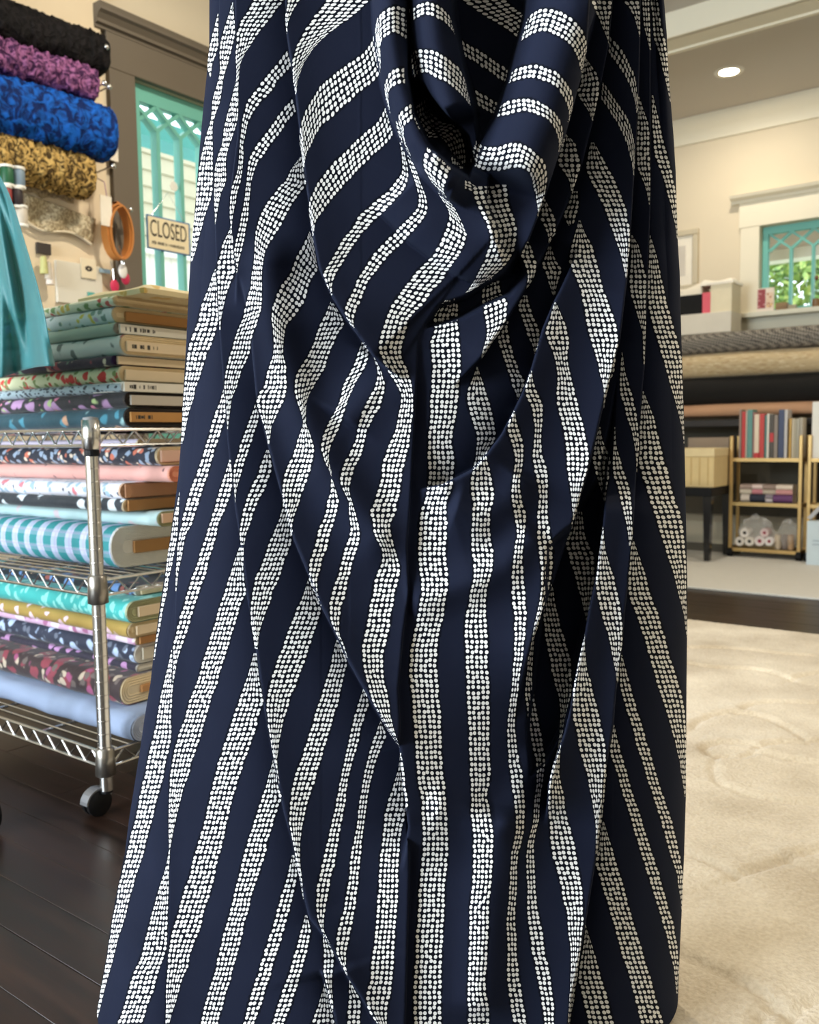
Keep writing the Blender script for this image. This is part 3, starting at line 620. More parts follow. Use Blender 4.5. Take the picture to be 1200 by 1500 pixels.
bolt('plain blue-grey folded cloth lying on the lowest wire shelf', -1.46, .80, 1.02, 1.38, .1265, ZX(1040), plain(S(138, 152, 178), .85, var=.06, scale=5, bump=.2), plain(S(170, 178, 196), .85), None, None, 77, grp=G_low, wob=.003, name='folded_cloth')
# loosely folded cream cloth lying on the top stack
def wavy_slab(name, x0, x1, y0, y1, z0, th, amp, mat, label, cat, seed, grp=None):
    r = np.random.RandomState(seed); n, m = 26, 18; mb = MB(); ph = r.uniform(0, 6.28, 4); vs = []; fs = []
    for s_ in (0, 1):
        for j in range(m+1):
            for i in range(n+1):
                u, v = i/n, j/m; d = amp*(math.sin(u*7+ph[0]+v*2)+.6*math.sin(v*9+ph[1]-u*3))*(1 if s_ else .0)
                ed = min(u, 1-u, v, 1-v)*12; rd = min(1, ed)
                zz = z0+(th*(.55+.45*math.sqrt(rd))+d*rd if s_ else 0)
                vs.append((x0+(x1-x0)*u, y0+(y1-y0)*v, zz))
    K = (n+1)*(m+1)
    for j in range(m):
        for i in range(n):
            a = j*(n+1)+i; fs += [(a, a+n+1, a+n+2, a+1), (K+a, K+a+1, K+a+n+2, K+a+n+1)]
    for i in range(n): fs += [(i, i+1, K+i+1, K+i), (m*(n+1)+i+1, m*(n+1)+i, K+m*(n+1)+i, K+m*(n+1)+i+1)]
    for j in range(m): a, b = j*(n+1), (j+1)*(n+1); fs += [(b, a, K+a, K+b), (a+n, b+n, K+b+n, K+a+n)]
    return mb.add(vs, fs).make(name, mat, smooth='auto', label=label, cat=cat, group=grp)
zt = ZX(434)
wavy_slab('folded_cloth', -1.66, -1.44, 1.075, 1.33, zt-.002, .018, .004, P(S(222, 204, 158), [(S(206, 170, 90), 14, .25)], bump=.4), 'rumpled cream and yellow cloth on top of the bolt stack', 'cloth', 4)

# ------------------------------------------------------------------ garment rack with teal sheer cloth in front of the bolts
rk = thing('garment_rack', (-1.70, .70, 0), 'dark rolling garment rack with black casters beside the wire trolley', 'rack')
for yy in (.80, .36):
    MB().rod((-1.72, yy, .06), (-1.72, yy, 1.62), .014, n=14).make('post', M_black, rk, smooth='auto')
MB().rod((-1.72, .26, 1.62), (-1.72, .92, 1.62), .014, n=14).make('rail', M_black, rk, smooth='auto')
for yy in (.80, .36):
    MB().rod((-1.90, yy, .075), (-1.585, yy, .075), .013, n=12).make('foot', M_black, rk, smooth='auto')
    for xx in (-1.60, -1.885):
        MB().lathe((xx, yy-.012, .033), [(0, 0), (.02, 0), (.033, .004), (.033, .022), (.02, .026), (0, .026)], 22, 'y').rod((xx, yy, .05), (xx, yy, .08), .008).make('caster', M_black, rk, smooth='auto')
MB().tube([(-1.72, .58, 1.634), (-1.70, .58, 1.60), (-1.64, .60, 1.50), (-1.55, .62, 1.40)], .003, 6).make('hook', M_chrome, rk)
def teal_cloth():
    edge = [(-8, 235), (0, 257), (12, 280), (22, 306), (33, 342), (45, 382), (56, 420), (66, 462), (74, 505), (80, 545)]
    ys = np.array([p[1] for p in edge]); xs = np.array([p[0] for p in edge])
    n, m = 70, 60; vs = []; fs = []
    for j in range(m+1):
        v = j/m; ye = 236+v*(548-236); xe = np.interp(ye, ys, xs)
        for i in range(n+1):
            u = i/n; x = xe-(190*(.25+.75*v))*(1-u)
            low = 12*math.sin(u*5.0)*max(0, v-.85)/.15
            Y = .82+.022*math.sin(u*15+v*3.0)*(0.3+.7*v)+.008*math.sin(u*37-v*5)*v + .05*(1-u)
            vs.append(onY(x, ye+low+(1-u)*6, Y))
    for j in range(m):
        for i in range(n): a = j*(n+1)+i; fs.append((a, a+1, a+n+2, a+n+1))
    m_, nt, b = nodes_of('teal_organza'); tc = N(nt, 'ShaderNodeTexCoord'); no = N(nt, 'ShaderNodeTexNoise'); no.inputs['Scale'].default_value = 6; nt.links.new(tc.outputs['Object'], no.inputs['Vector'])
    cr = N(nt, 'ShaderNodeValToRGB'); cr.color_ramp.elements[0].color = rgba(S(40, 118, 126)); cr.color_ramp.elements[1].color = rgba(S(76, 152, 154)); nt.links.new(no.outputs['Fac'], cr.inputs[0])
    nt.links.new(cr.outputs[0], b.inputs['Base Color']); b.inputs['Roughness'].default_value = .45; b.inputs['Sheen Weight'].default_value = .4
    tr = N(nt, 'ShaderNodeBsdfTransparent'); tr.inputs[0].default_value = (.55, .92, .92, 1); mx = N(nt, 'ShaderNodeMixShader'); mx.inputs[0].default_value = .20
    tl = N(nt, 'ShaderNodeBsdfTranslucent'); nt.links.new(cr.outputs[0], tl.inputs[0]); m2 = N(nt, 'ShaderNodeMixShader'); m2.inputs[0].default_value = .3
    nt.links.new(b.outputs[0], m2.inputs[1]); nt.links.new(tl.outputs[0], m2.inputs[2]); nt.links.new(m2.outputs[0], mx.inputs[1]); nt.links.new(tr.outputs[0], mx.inputs[2])
    nt.links.new(mx.outputs[0], nt.nodes['Material Output'].inputs[0])
    o = MB().add(vs, fs).make('sheer_scarf', m_, smooth=True, label='sheer teal scarf hanging in soft folds in front of the bolts', cat='scarf')
    sd = o.modifiers.new('thickness', 'SOLIDIFY'); sd.thickness = .0008
teal_cloth()

# ------------------------------------------------------------------ lace rolls and notions on the display panel by the door
LX = XL+.02
panel_y1 = float(onX(153.5, 200, LX)[1])
disp = MB().box(XL+.001, LX, 1.0, panel_y1, 1.05, 2.42).make('display_board', plain(S(226, 208, 178), .8, var=.04, scale=5), label='cream display panel on the porch wall behind the lace rolls', cat='panel')
def lace(label, x_end, yc, hpx, cols, thick, seed, fringe=None, amp=.007):
    r = np.random.RandomState(seed); X = LX+.018+thick/2
    a = onX(x_end, yc+(x_end-75)*.40, X); c = onX(75, yc, X)
    h = hpx/2*.00245*1.02; y1 = float(a[1]); y0 = .95; n, m = 150, 30; zc = float(c[2])
    vs = []; fs = []; ph = r.uniform(0, 6.28, 12)
    nz = r.normal(0, 1, (n+1, m)); 
    for _ in range(1): nz = (nz+np.roll(nz, 1, 1)+np.roll(nz, 1, 0)+np.roll(nz, -1, 0))/2.6
    for i in range(n+1):
        u = i/n; y = y0+(y1-y0)*u; end = math.sqrt(max(0.0, 1-((max(0, u-.965))/.035)**2))
        for k in range(m):
            t = 2*math.pi*k/m; d = 1+amp/h*nz[i, k]*.55
            cs, sn = math.cos(t), math.sin(t); q = lambda w_: math.copysign(abs(w_)**.75, w_)
            vs.append((X+thick/2*q(cs)*d*(.35+.65*end), y, zc+h*q(sn)*d*(.25+.75*end)+.004*math.sin(y*9+ph[0])))
    for i in range(n):
        fs += [(i*m+k, i*m+(k+1) % m, (i+1)*m+(k+1) % m, (i+1)*m+k) for k in range(m)]
    fs.append(tuple(n*m+k for k in range(m)))
    t = thing('lace_roll', (X, (y0+y1)/2, zc-h), label, 'lace roll', 'lace rolls pinned to the display panel')
    MB().add(vs, fs).make('lace', cols, t, smooth=True)
    if fringe:
        n2 = 60; vs = []; fs = []; dz, fm = fringe
        for i in range(n2+1):
            y = y0+(y1-.03-y0)*i/n2; w_ = .006*math.sin(y*55)+.004*math.sin(y*131)
            for j in range(5): vs.append((LX+.008+.003*math.sin(y*40+j), y, zc-h*.7-(dz+w_)*j/4))
        for i in range(n2): fs += [(i*5+j, (i+1)*5+j, (i+1)*5+j+1, i*5+j+1) for j in range(4)]
        MB().add(vs, fs).make('loose_edge', fm, t, smooth=True)
    return y1, zc, X
def lacemat(base, hi, sc=34, gap=.24, rough=.7):
    m, nt, b = nodes_of('lace'); tc = N(nt, 'ShaderNodeTexCoord'); no = N(nt, 'ShaderNodeTexNoise'); no.inputs['Scale'].default_value = sc; no.inputs['Detail'].default_value = 3; no.inputs['Distortion'].default_value = 1.8
    nt.links.new(tc.outputs['Object'], no.inputs['Vector']); cr = N(nt, 'ShaderNodeValToRGB'); cr.color_ramp.elements[0].position = .42; cr.color_ramp.elements[1].position = .60
    cr.color_ramp.elements[0].color = rgba(base); cr.color_ramp.elements[1].color = rgba(hi); nt.links.new(no.outputs['Fac'], cr.inputs[0]); nt.links.new(cr.outputs[0], b.inputs['Base Color']); b.inputs['Roughness'].default_value = rough; b.inputs['Specular IOR Level'].default_value = .12
    bp = N(nt, 'ShaderNodeBump'); bp.inputs['Strength'].default_value = .8; bp.inputs['Distance'].default_value = .01; nt.links.new(no.outputs['Fac'], bp.inputs['Height']); nt.links.new(bp.outputs[0], b.inputs['Normal']); return m
grey_fr = lacemat(S(92, 86, 80), S(140, 132, 120), 50)
lace('thick roll of black flowered lace, topmost on the display panel', 154, 58, 55, lacemat(S(8, 7, 8), S(26, 23, 25), 30), .12, 1, (.018, grey_fr))
lace('roll of frothy purple lace under the black roll', 138, 109, 46, lacemat(S(58, 30, 66), S(158, 100, 148), 36), .12, 2, (.018, lacemat(S(96, 86, 92), S(150, 130, 140), 50)), .011)
lace('fat roll of royal blue lace with flower motifs', 163, 176, 74, lacemat(S(8, 34, 88), S(22, 92, 186), 24), .15, 3, (.018, lacemat(S(40, 70, 130), S(120, 130, 160), 46)))
lace('roll of antique gold corded lace above the silver lace', 134, 246, 58, lacemat(S(70, 54, 30), S(206, 172, 104), 44), .11, 4, (.03, lacemat(S(140, 120, 92), S(186, 166, 130), 60)), .012)
# silver lace piece hanging flat
n, m = 60, 20; vs = []; fs = []
for i in range(n+1):
    for j in range(m+1):
        u, v = i/n, j/m; top = (36+u*104, 283+u*38); bot = (36+u*100, 322+u*36+6*math.sin(u*6.5))
        p = onX(top[0]+(bot[0]-top[0])*v, top[1]+(bot[1]-top[1])*v, LX+.02+.006*math.sin(u*14+v*3)); vs.append(p)
for i in range(n):
    for j in range(m): a = i*(m+1)+j; fs.append((a, a+1, a+m+2, a+m+1))
sl = thing('lace_trim', tuple(vs[n//2*(m+1)+m]), 'wide silvery cream lace trim hung below the gold lace roll', 'lace trim')
o = MB().add(vs, fs).make('netting', lacemat(S(150, 134, 106), S(206, 192, 160), 60), sl, smooth=True); o.modifiers.new('t', 'SOLIDIFY').thickness = .002
bot = [onX(36+u*100, 322+u*36+6*math.sin(u*6.5), LX+.022) for u in np.linspace(0, 1, 40)]
MB().tube(bot, .0045, 6).make('scalloped_edge', plain(S(226, 212, 184), .7), sl, smooth=True)
# chrome display pegs
for i, (px_, py_, lab) in enumerate(((160, 127, 'short chrome display peg beside the black lace roll'), (163, 186, 'chrome display peg level with the blue lace roll'), (153, 122, 'chrome display peg above the blue lace roll'), (166, 243, 'chrome display peg beside the gold lace roll'), (156, 69, 'chrome display peg at the tip of the black lace roll'), (191, 307, 'chrome display peg holding the tan leather strap'))):
    X1 = XL+.16 if i < 5 else XL+.09; q = onX(px_, py_, X1); t = thing('display_peg', (XL+.03, q[1], q[2]), lab, 'peg', 'chrome display pegs')
    MB().rod((XL+.021 if i not in (1, 0, 3, 5) else XL+.02, q[1], q[2]-.006), tuple(q), .0028, n=8).make('rod', M_chrome, t, smooth='auto')
    MB().ball(tuple(q), .0095, 8).make('tip', M_chrome, t, smooth=True)
# price ticket by the blue lace, threads, cards, strap, pods
tk = onX(168, 215, XL+.05)
MB().box(XL+.045, XL+.047, tk[1]-.018, tk[1]+.016, tk[2]-.05, tk[2]+.03).make('price_ticket', M_paper, label='small blank white price ticket tucked behind the blue lace', cat='ticket')
for i, (px_, py_, c, lab) in enumerate(((10, 258, S(30, 92, 58), 'green thread spool pinned beside the gold lace'), (27, 261, S(120, 140, 156), 'grey-blue thread spool pinned beside the gold lace'), (24, 290, S(40, 28, 32), 'dark plum thread spool in the lower row of spools'), (8, 288, S(150, 60, 60), 'brick red thread spool in the lower row of spools'), (31, 317, S(206, 196, 180), 'off-white thread spool below the plum spool'))):
    q = onX(px_, py_, LX+.16); t = thing('thread_spool', (q[0], q[1], q[2]-.03), lab, 'thread spool', 'thread spools beside the lace')
    MB().lathe((q[0], q[1], q[2]), [(.017, -.026), (.0195, -.02), (.0195, .02), (.017, .026)], 18).make('thread', plain(c, .5, var=.12, scale=80), t, smooth=True)
    for s_ in (-1, 1): MB().lathe((q[0], q[1], q[2]+s_*.029), [(0, -.004), (.0205, -.004), (.0215, 0), (.0205, .004), (0, .004)], 18).make('flange', M_white, t, smooth='auto')
    MB().rod((LX-.001, q[1], q[2]+.034), (q[0], q[1], q[2]+.034), .002, n=6).make('pin', M_chrome, t)
def card(px0, px1, py0, py1, X, th, mat, name, label, cat, grp=None):
    a = onX(px0, (py0+py1)/2, X); b = onX(px1, (py0+py1)/2, X); c = onX((px0+px1)/2, py0, X); d = onX((px0+px1)/2, py1, X)
    o = MB().box(X-th, X, a[1], b[1], d[2], c[2]).make(name, mat, bevel=min(.001, th*.2), label=label, cat=cat, group=grp); return o, a[1], b[1], d[2], c[2]
card(55, 75, 356, 372, LX+.012, .011, plain(S(54, 46, 40), .6), 'label_plate', 'dark brown label plate above the small thread cones', 'label')
for px_, py_, c, lab in ((64, 388, S(196, 196, 130), 'small yellow-green thread cone under the dark label plate'), (71, 396, S(196, 186, 170), 'small beige thread cone under the dark label plate'), (73, 404, S(226, 216, 206), 'small white thread cone under the dark label plate')):
    q = onX(px_, py_, LX+.03); MB().lathe((q[0], q[1], q[2]-.03), [(0, 0), (.014, 0), (.010, .055), (.004, .06), (0, .06)], 16).make('thread_cone', plain(c, .6, var=.15, scale=60), smooth='auto', label=lab, cat='thread cone', group='thread cones on the display panel')
bd, *_ = card(84, 150, 386, 446, LX+.014, .0135, plain(S(222, 216, 200), .7, var=.05), 'pattern_envelope', 'large pale sewing pattern envelope behind the bolt stack', 'envelope')
c2, a, b, z0, z1 = card(119, 141, 379, 408, LX+.020, .004, M_cream, 'notion_card', 'small cream card with a black beetle-like motif pinned on the panel', 'card')
mb = MB()
for k in range(7): mb.ball((LX+.0205, (a+b)/2+.010*math.cos(k*.9), (z0+z1)/2+.006*math.sin(k*.9)), .006, 5, (.1, 1, .7))
mb.make('motif', plain((.03, .025, .02), .6), c2)
card(129, 139, 428, 437, LX+.022, .003, plain(S(90, 170, 160), .6), 'swatch', 'tiny teal swatch stuck low on the pattern envelope', 'swatch')
card(146, 162, 394, 400, LX+.020, .002, plain(S(150, 176, 190), .6), 'small_label', 'small pale blue label between the cream card and the pink pods', 'label')
def strap():
    t = thing('leather_strap', tuple(onX(168, 378, XL+.06)), 'coiled tan leather strap looped over a chrome peg by the door', 'strap')
    c = onX(168, 338, XL+.07); rx, rz = 22*.00235, 42*.00235
    vs = []; fs = []; n = 72; w_ = .019
    for i in range(n*2):
        a = 2*math.pi*i/n; turn = i/(n*2)
        rr = 1-.06*turn; yy = c[1]+rx*rr*math.sin(a)+.012*turn; zz = c[2]+rz*rr*math.cos(a)-.01*turn; xx = c[0]+.02*turn
        nx_, nz_ = math.sin(a), math.cos(a); th = .0030
        vs += [(xx-w_, yy+nx_*th, zz+nz_*th), (xx+w_, yy+nx_*th, zz+nz_*th), (xx+w_, yy-nx_*th, zz-nz_*th), (xx-w_, yy-nx_*th, zz-nz_*th)]
    for i in range(n*2-1): fs += [(i*4+k, i*4+(k+1) % 4, i*4+4+(k+1) % 4, i*4+4+k) for k in range(4)]
    MB().add(vs, fs).make('band', plain(S(190, 122, 58), .45, var=.15, scale=18), t, smooth='auto')
    p = onX(156, 308, XL+.10); o = MB().box(p[0]-.001, p[0]+.001, p[1]-.024, p[1]+.022, p[2]-.055, p[2]+.05).make('price_tag', M_paper, t)
    MB().tube([(p[0], p[1]+.004, p[2]+.045), (p[0]-.01, p[1]+.003, p[2]+.10), (XL+.03, p[1]+.002, p[2]+.13)], .0016, 6).make('ribbon', plain(S(140, 96, 150), .6), o)
strap()
for px_, py_, c, lab, rz in ((168, 419, S(206, 46, 86), 'hot pink oval purse in clear wrap hanging under the leather strap', 1.25), (180, 397, S(232, 228, 222), 'white oval tag hanging beside the pink purse', 1.4), (184, 408, S(196, 40, 80), 'pink oval purse half hidden behind the white oval tag', 1.2)):
    q = onX(px_, py_, XL+(.055 if c[1] < .3 else .075)); t = thing('hanging_charm', tuple(q), lab, 'charm')
    MB().ball(tuple(q), .019, 10, (.25, 1, rz)).make('body', plain(c, .35, var=.1), t, smooth=True)
    MB().tube([(q[0], q[1]-.002, q[2]+.018), (q[0], q[1]-.004, q[2]+.06), (q[0]-.01, q[1]-.005, q[2]+.09)], .0016, 6).make('chain', M_chrome, t)
# ------------------------------------------------------------------ along the window wall
# dark table carrying the long fabric rolls
tb = thing('cutting_table', (-1.3, 5.5, 0), 'dark wooden table under the long fabric rolls by the window wall', 'table')
M_dark = wood((.012, .008, .006), (.03, .02, .014), .5, (3, 30, 30))
MB().box(-2.75, .3, 5.30, 5.74, .755, .795).make('top', M_dark, tb, bevel=.003)
for x in (-2.70, -1.2, .22):
    for y in (5.34, 5.67): MB().box(x, x+.05, y, y+.05, 0, .757).make('leg', M_dark, tb)
MB().box(-2.72, .27, 5.70, 5.72, .20, .755).make('back_panel', plain(S(92, 88, 78), .8), tb)
def longroll(name, y0, y1, ytop, ybot, mat, label, seed, ends=None):
    z1 = float(onY(1100, ytop, 5.40)[2]); z0 = float(onY(1100, ybot, 5.40)[2])
    bolt(label, .1, 2.55, y0, y1, z0, z1, mat, ends or grey_e, None, None, seed, grp='long fabric rolls on the dark table', wob=.004, name=name, e=.9)
    return z0, z1
def tweed():
    m, nt, b = nodes_of('tweed'); tc = N(nt, 'ShaderNodeTexCoord'); mp = N(nt, 'ShaderNodeMapping'); mp.inputs['Scale'].default_value = (95, 95, 95); mp.inputs['Rotation'].default_value = (0, math.radians(30), 0); nt.links.new(tc.outputs['Object'], mp.inputs[0])
    ck = N(nt, 'ShaderNodeTexChecker'); ck.inputs['Scale'].default_value = 1; nt.links.new(mp.outputs[0], ck.inputs['Vector']); ck.inputs['Color1'].default_value = rgba(S(50, 46, 44)); ck.inputs['Color2'].default_value = rgba(S(150, 142, 130)); nt.links.new(ck.outputs['Color'], b.inputs['Base Color']); b.inputs['Roughness'].default_value = .9; return m
longroll('fabric_roll', 5.37, 5.67, 590, 609, plain(S(206, 158, 122), .8, var=.12, scale=9, bump=.2), 'thin salmon tan cloth roll lowest on the dark table', 61)
longroll('fabric_roll', 5.35, 5.68, 550, 590, plain(S(17, 15, 13), .95, var=.3, scale=40, bump=.5), 'thick black boucle roll above the salmon one', 62)
longroll('fabric_roll', 5.36, 5.67, 513, 550, P(S(190, 168, 130), [(S(204, 186, 150), 34, .3), (S(176, 150, 112), 26, .25)], stretch=(.35, 1, 1.3), bump=.5), 'thick beige brocade roll between the black and tweed rolls', 63)
tz0, tz1 = longroll('fabric_roll', 5.37, 5.66, 482, 513, tweed(), 'grey herringbone tweed roll topmost on the table', 64)

# boxes and papers lying on the tweed roll
def block(px0, px1, py0, py1, Y, dep, mat, name, label, cat, grp=None, bev=.002, z0=None):
    a = onY(px0, (py0+py1)/2, Y); b = onY(px1, (py0+py1)/2, Y); c = onY((px0+px1)/2, py0, Y); d = onY((px0+px1)/2, py1, Y)
    zb = float(d[2]) if z0 is None else z0
    return MB().box(a[0], b[0], Y, Y+dep, zb, float(c[2])).make(name, mat, bevel=bev, label=label, cat=cat, group=grp)
wl = plain(S(214, 206, 190), .8, var=.08, scale=12)
ztw = tz1-.0015
zb1 = float(onY(1030, 459, 5.42)[2])
block(985, 1071, 459, 479, 5.42, .2, wl, 'folded_linen', 'folded off-white linen at the bottom of the pile beside the window', 'linen', z0=ztw)
sb = thing('storage_box', tuple(onY(1030, 459, 5.5)), 'black box with a pink band and cream end lying on folded linen', 'box')
a = onY(985, 450, 5.44)[0]; b1 = onY(1029, 450, 5.44)[0]; b2 = onY(1041, 450, 5.44)[0]; b3 = onY(1072, 450, 5.44)[0]; zt_ = float(onY(1030, 430, 5.44)[2])
MB().box(a, b1, 5.44, 5.62, zb1-.002, zt_).make('black_body', plain((.003, .003, .0035), .95), sb, bevel=.002)
MB().box(b1, b2, 5.438, 5.622, zb1-.002, zt_+.004).make('pink_band', plain(S(222, 92, 106), .6), sb, bevel=.002)
MB().box(b2, b3, 5.436, 5.62, zb1, zt_+.045).make('cream_end', plain(S(224, 212, 182), .8), sb, bevel=.003)
wavy_slab('paper_stack', b1-.01, b3+.01, 5.43, 5.62, zt_+.044, .03, .005, M_paper, 'loose white papers on top of the cream box end', 'papers', 11)
wavy_slab('crumpled_tissue', a-.05, b1-.004, 5.44, 5.6, zt_-.001, .055, .012, plain(S(230, 220, 200), .8, var=.05), 'crumpled off-white tissue on the black box', 'tissue', 12)
tw = thing('dried_twigs', tuple(onY(1078, 462, 5.62)), 'bundle of brown dried twigs beside the cream box', 'twigs')
r = random.Random(5)
for i in range(14):
    p0 = Vector(onY(1074+r.uniform(-2, 6), 466, 5.64)); p0.z = tz1-.012; p1 = p0+Vector((r.uniform(-.03, .02), r.uniform(-.02, .03), r.uniform(.12, .21)))
    MB().tube([p0, (p0+p1)/2+Vector((r.uniform(-.01, .01), 0, 0)), p1], [.003, .0024, .0012], 5).make('twig', plain(S(120, 84, 60), .8), tw)

# picture frame on the wall
def pframe():
    p0, p1 = onY(985, 345, YB-.01), onY(1023, 420, YB-.01); x0, x1 = float(p0[0])-.12, float(p1[0]); z1, z0 = float(onY(1022, 335, YB-.01)[2]), float(onY(1022, 424, YB-.01)[2])
    t = thing('framed_picture', ((x0+x1)/2, YB, z0), 'cream framed picture with pale mount on the window wall', 'picture frame')
    wd = .035
    for nm, bx in (('rail', (x0, x1, z1-wd, z1)), ('rail', (x0, x1, z0, z0+wd)), ('stile', (x0, x0+wd, z0+wd, z1-wd)), ('stile', (x1-wd, x1, z0+wd, z1-wd))):
        MB().box(bx[0], bx[1], YB-.03, YB-.001, bx[2], bx[3]).make(nm, plain(S(196, 184, 158), .5), t, bevel=.005)
    MB().box(x0+wd, x1-wd, YB-.012, YB-.002, z0+wd, z1-wd).make('mount', M_paper, t)
    MB().box(x0+wd+.05, x1-wd-.05, YB-.0135, YB-.003, z0+wd+.06, z1-wd-.06).make('print', plain(S(206, 198, 186), .8, var=.12, scale=10), t)
pframe()

# things on the window stool
zs_ = WZ0-.001
pc = block(1109, 1134, 422, 457, YB-.085, .012, plain(S(226, 212, 196), .7), 'picture_card', 'small printed card in dusty red and cream propped on the window sill', 'card', z0=zs_)
a, b = onY(1109, 440, YB-.087), onY(1134, 440, YB-.087); zt_ = float(onY(1120, 422, YB-.086)[2])
MB().box(a[0]+.004, a[0]+(b[0]-a[0])*.5, YB-.0865, YB-.084, zs_+.02, zt_-.006).make('print', pattern(S(150, 70, 76), [(S(196, 140, 140), 30, .3)]), pc)
MB().box(a[0]+(b[0]-a[0])*.56, b[0]-.006, YB-.0865, YB-.084, zs_+.02, zt_-.03).make('print', pattern(S(222, 196, 170), [(S(176, 110, 80), 34, .3), (S(226, 180, 90), 26, .2)]), pc)
block(1136, 1153, 443, 456, YB-.07, .05, wood(S(120, 92, 60), S(180, 146, 104), .6), 'wooden_block', 'small carved wooden block on the window sill', 'block', z0=zs_)
block(1154, 1166, 446, 456, YB-.06, .04, plain(S(150, 140, 116), .6), 'trinket_box', 'little grey-brown trinket box next to the wooden block', 'trinket', z0=zs_)
q = onY(1196, 440, YB-.05)
bt = thing('glass_bottle', (q[0], q[1], zs_), 'clear glass bottle with brown stopper on the window sill', 'bottle')
MB().lathe((q[0], q[1], zs_), [(0, 0), (.024, 0), (.027, .02), (.026, .09), (.012, .13), (.010, .165), (.013, .17)], 18).make('glass', glass((.9, .95, .92), .2), bt, smooth=True)
MB().lathe((q[0], q[1], zs_), [(0, .004), (.022, .004), (.022, .05), (0, .05)], 16).make('contents', plain(S(150, 100, 60), .5), bt, smooth='auto')
MB().lathe((q[0], q[1], zs_+.16), [(0, 0), (.010, 0), (.013, .02), (0, .03)], 14).make('stopper', plain(S(120, 80, 50), .7), bt, smooth=True)

# low black bench with carton and drawers box
RZ = .012
bx0, bx1 = -2.25, -1.60
bn = thing('low_bench', (-1.9, 5.05, RZ), 'low black wooden bench with glossy tapered legs standing on the grey rug', 'bench')
BZ = float(onY(1030, 714, 4.88)[2])
MB().box(bx0, bx1, 4.86, 5.26, BZ-.05, BZ).make('top', M_black, bn, bevel=.004)
lx_ = float(onY(1037, 780, 4.89)[0])
for x in (lx_, bx0+.05):
    for y in (4.89, 5.22):
        if x == lx_ and y > 5: x2 = x
        MB().prism([(x-.024, BZ-.05), (x+.024, BZ-.05), (x+.016, .10), (x-.016, .10)], 'y', y-.02, y+.02).make('leg', plain((.01, .01, .012), .15), bn)
        MB().prism([(x-.0175, .115), (x+.0175, .115), (x+.014, RZ), (x-.014, RZ)], 'y', y-.0215, y+.0215).make('foot_cap', plain((.01, .01, .012), .15), bn, bevel=.003)
cb = thing('carton', tuple(onY(1020, 714, 4.95)), 'cream cardboard carton with folded lid on the low black bench', 'carton')
cx0, cx1 = float(onY(985, 690, 4.90)[0]), float(onY(1046, 690, 4.90)[0]); cz1 = float(onY(1025, 657, 4.90)[2])
MB().box(cx0, cx1, 4.90, 5.16, BZ-.001, cz1-.03).make('body', plain(S(228, 204, 152), .8, var=.08, scale=20), cb, bevel=.003)
MB().box(cx0-.006, cx1+.004, 4.892, 5.168, cz1-.045, cz1).make('lid', plain(S(236, 216, 170), .8, var=.06, scale=20), cb, bevel=.003)
for k in range(4): x = cx0+(cx1-cx0)*(.25+.2*k); MB().box(x, x+.006, 4.898, 4.901, BZ+.01, cz1-.05).make('rib', plain(S(206, 176, 120), .8), cb)
block(1008, 1068, 641, 676, 5.20, .12, plain(S(150, 134, 118), .7, var=.08), 'drawer_box', 'taupe fabric-covered drawer box behind the carton', 'box', z0=BZ-.001)

# brass trolleys
def cart(x0, x1, y0, y1, label):
    t = thing('brass_cart', ((x0+x1)/2, (y0+y1)/2, RZ), label, 'cart', 'brass trolleys on the grey rug')
    zs = [.065, .325, .575]; q = .0095
    for x in (x0, x1):
        for y in (y0, y1):
            MB().box(x-q, x+q, y-q, y+q, .055, .70).make('post', M_brass, t, bevel=.003)
            c = MB().box(x-.012, x+.012, y-.012, y+.012, .045, .062).make('caster', M_black, t)
            MB().lathe((x-.018, y, .034), [(0, 0), (.014, 0), (.0215, .004), (.0215, .032), (.014, .036), (0, .036)], 18, 'x').make('wheel', M_black, c, smooth='auto')
    for z in zs:
        s = MB().box(x0, x1, y0-.008, y0+.008, z-.02, z).box(x0, x1, y1-.008, y1+.008, z-.02, z).box(x0-.008, x0+.008, y0, y1, z-.02, z).box(x1-.008, x1+.008, y0, y1, z-.02, z).make('shelf', M_brass, t)
        MB().box(x0+.008, x1-.008, y0+.008, y1-.008, z-.012, z-.008).make('tray', plain(S(150, 128, 92), .5, .5), s)
    return t
C0, C1 = float(onY(1071, 740, 5.14)[0]), float(onY(1172, 740, 5.14)[0])
D0 = float(onY(1185, 740, 5.14)[0]); CY = (5.14, 5.27)
cart(C0, C1, CY[0], CY[1], 'slim brass trolley full of books and packets')
cart(D0, D0+(C1-C0), CY[0], CY[1], 'slim brass trolley beside the one with books, holding white boxes')
zsh = .5745
books = [(1082.5, 1086, 600, (150, 130, 118)), (1086.5, 1092, 603, (196, 62, 60)), (1092.3, 1094.3, 602, (226, 214, 200)), (1094.6, 1102.3, 600, (96, 148, 142)), (1102.6, 1104.6, 604, (170, 120, 120)), (1104.8, 1112, 607, (230, 212, 190)),
         (1112.4, 1119.8, 606, (200, 70, 66)), (1120, 1122.8, 608, (70, 130, 126)), (1123, 1127, 606, (228, 224, 212)), (1127.5, 1133.3, 607, (84, 78, 72)), (1133.6, 1139.6, 608, (150, 136, 124)), (1140.2, 1148.5, 600, (70, 80, 110)), (1148.8, 1153.4, 600, (206, 202, 200)),
         (1155.8, 1159.6, 613, (200, 160, 84)), (1160, 1163.6, 613, (206, 196, 174)), (1163.9, 1167, 614, (190, 182, 160)), (1167.3, 1170.4, 613, (196, 192, 176)), (1170.8, 1174.5, 612, (160, 152, 138)), (1174.9, 1180, 612, (176, 168, 152))]
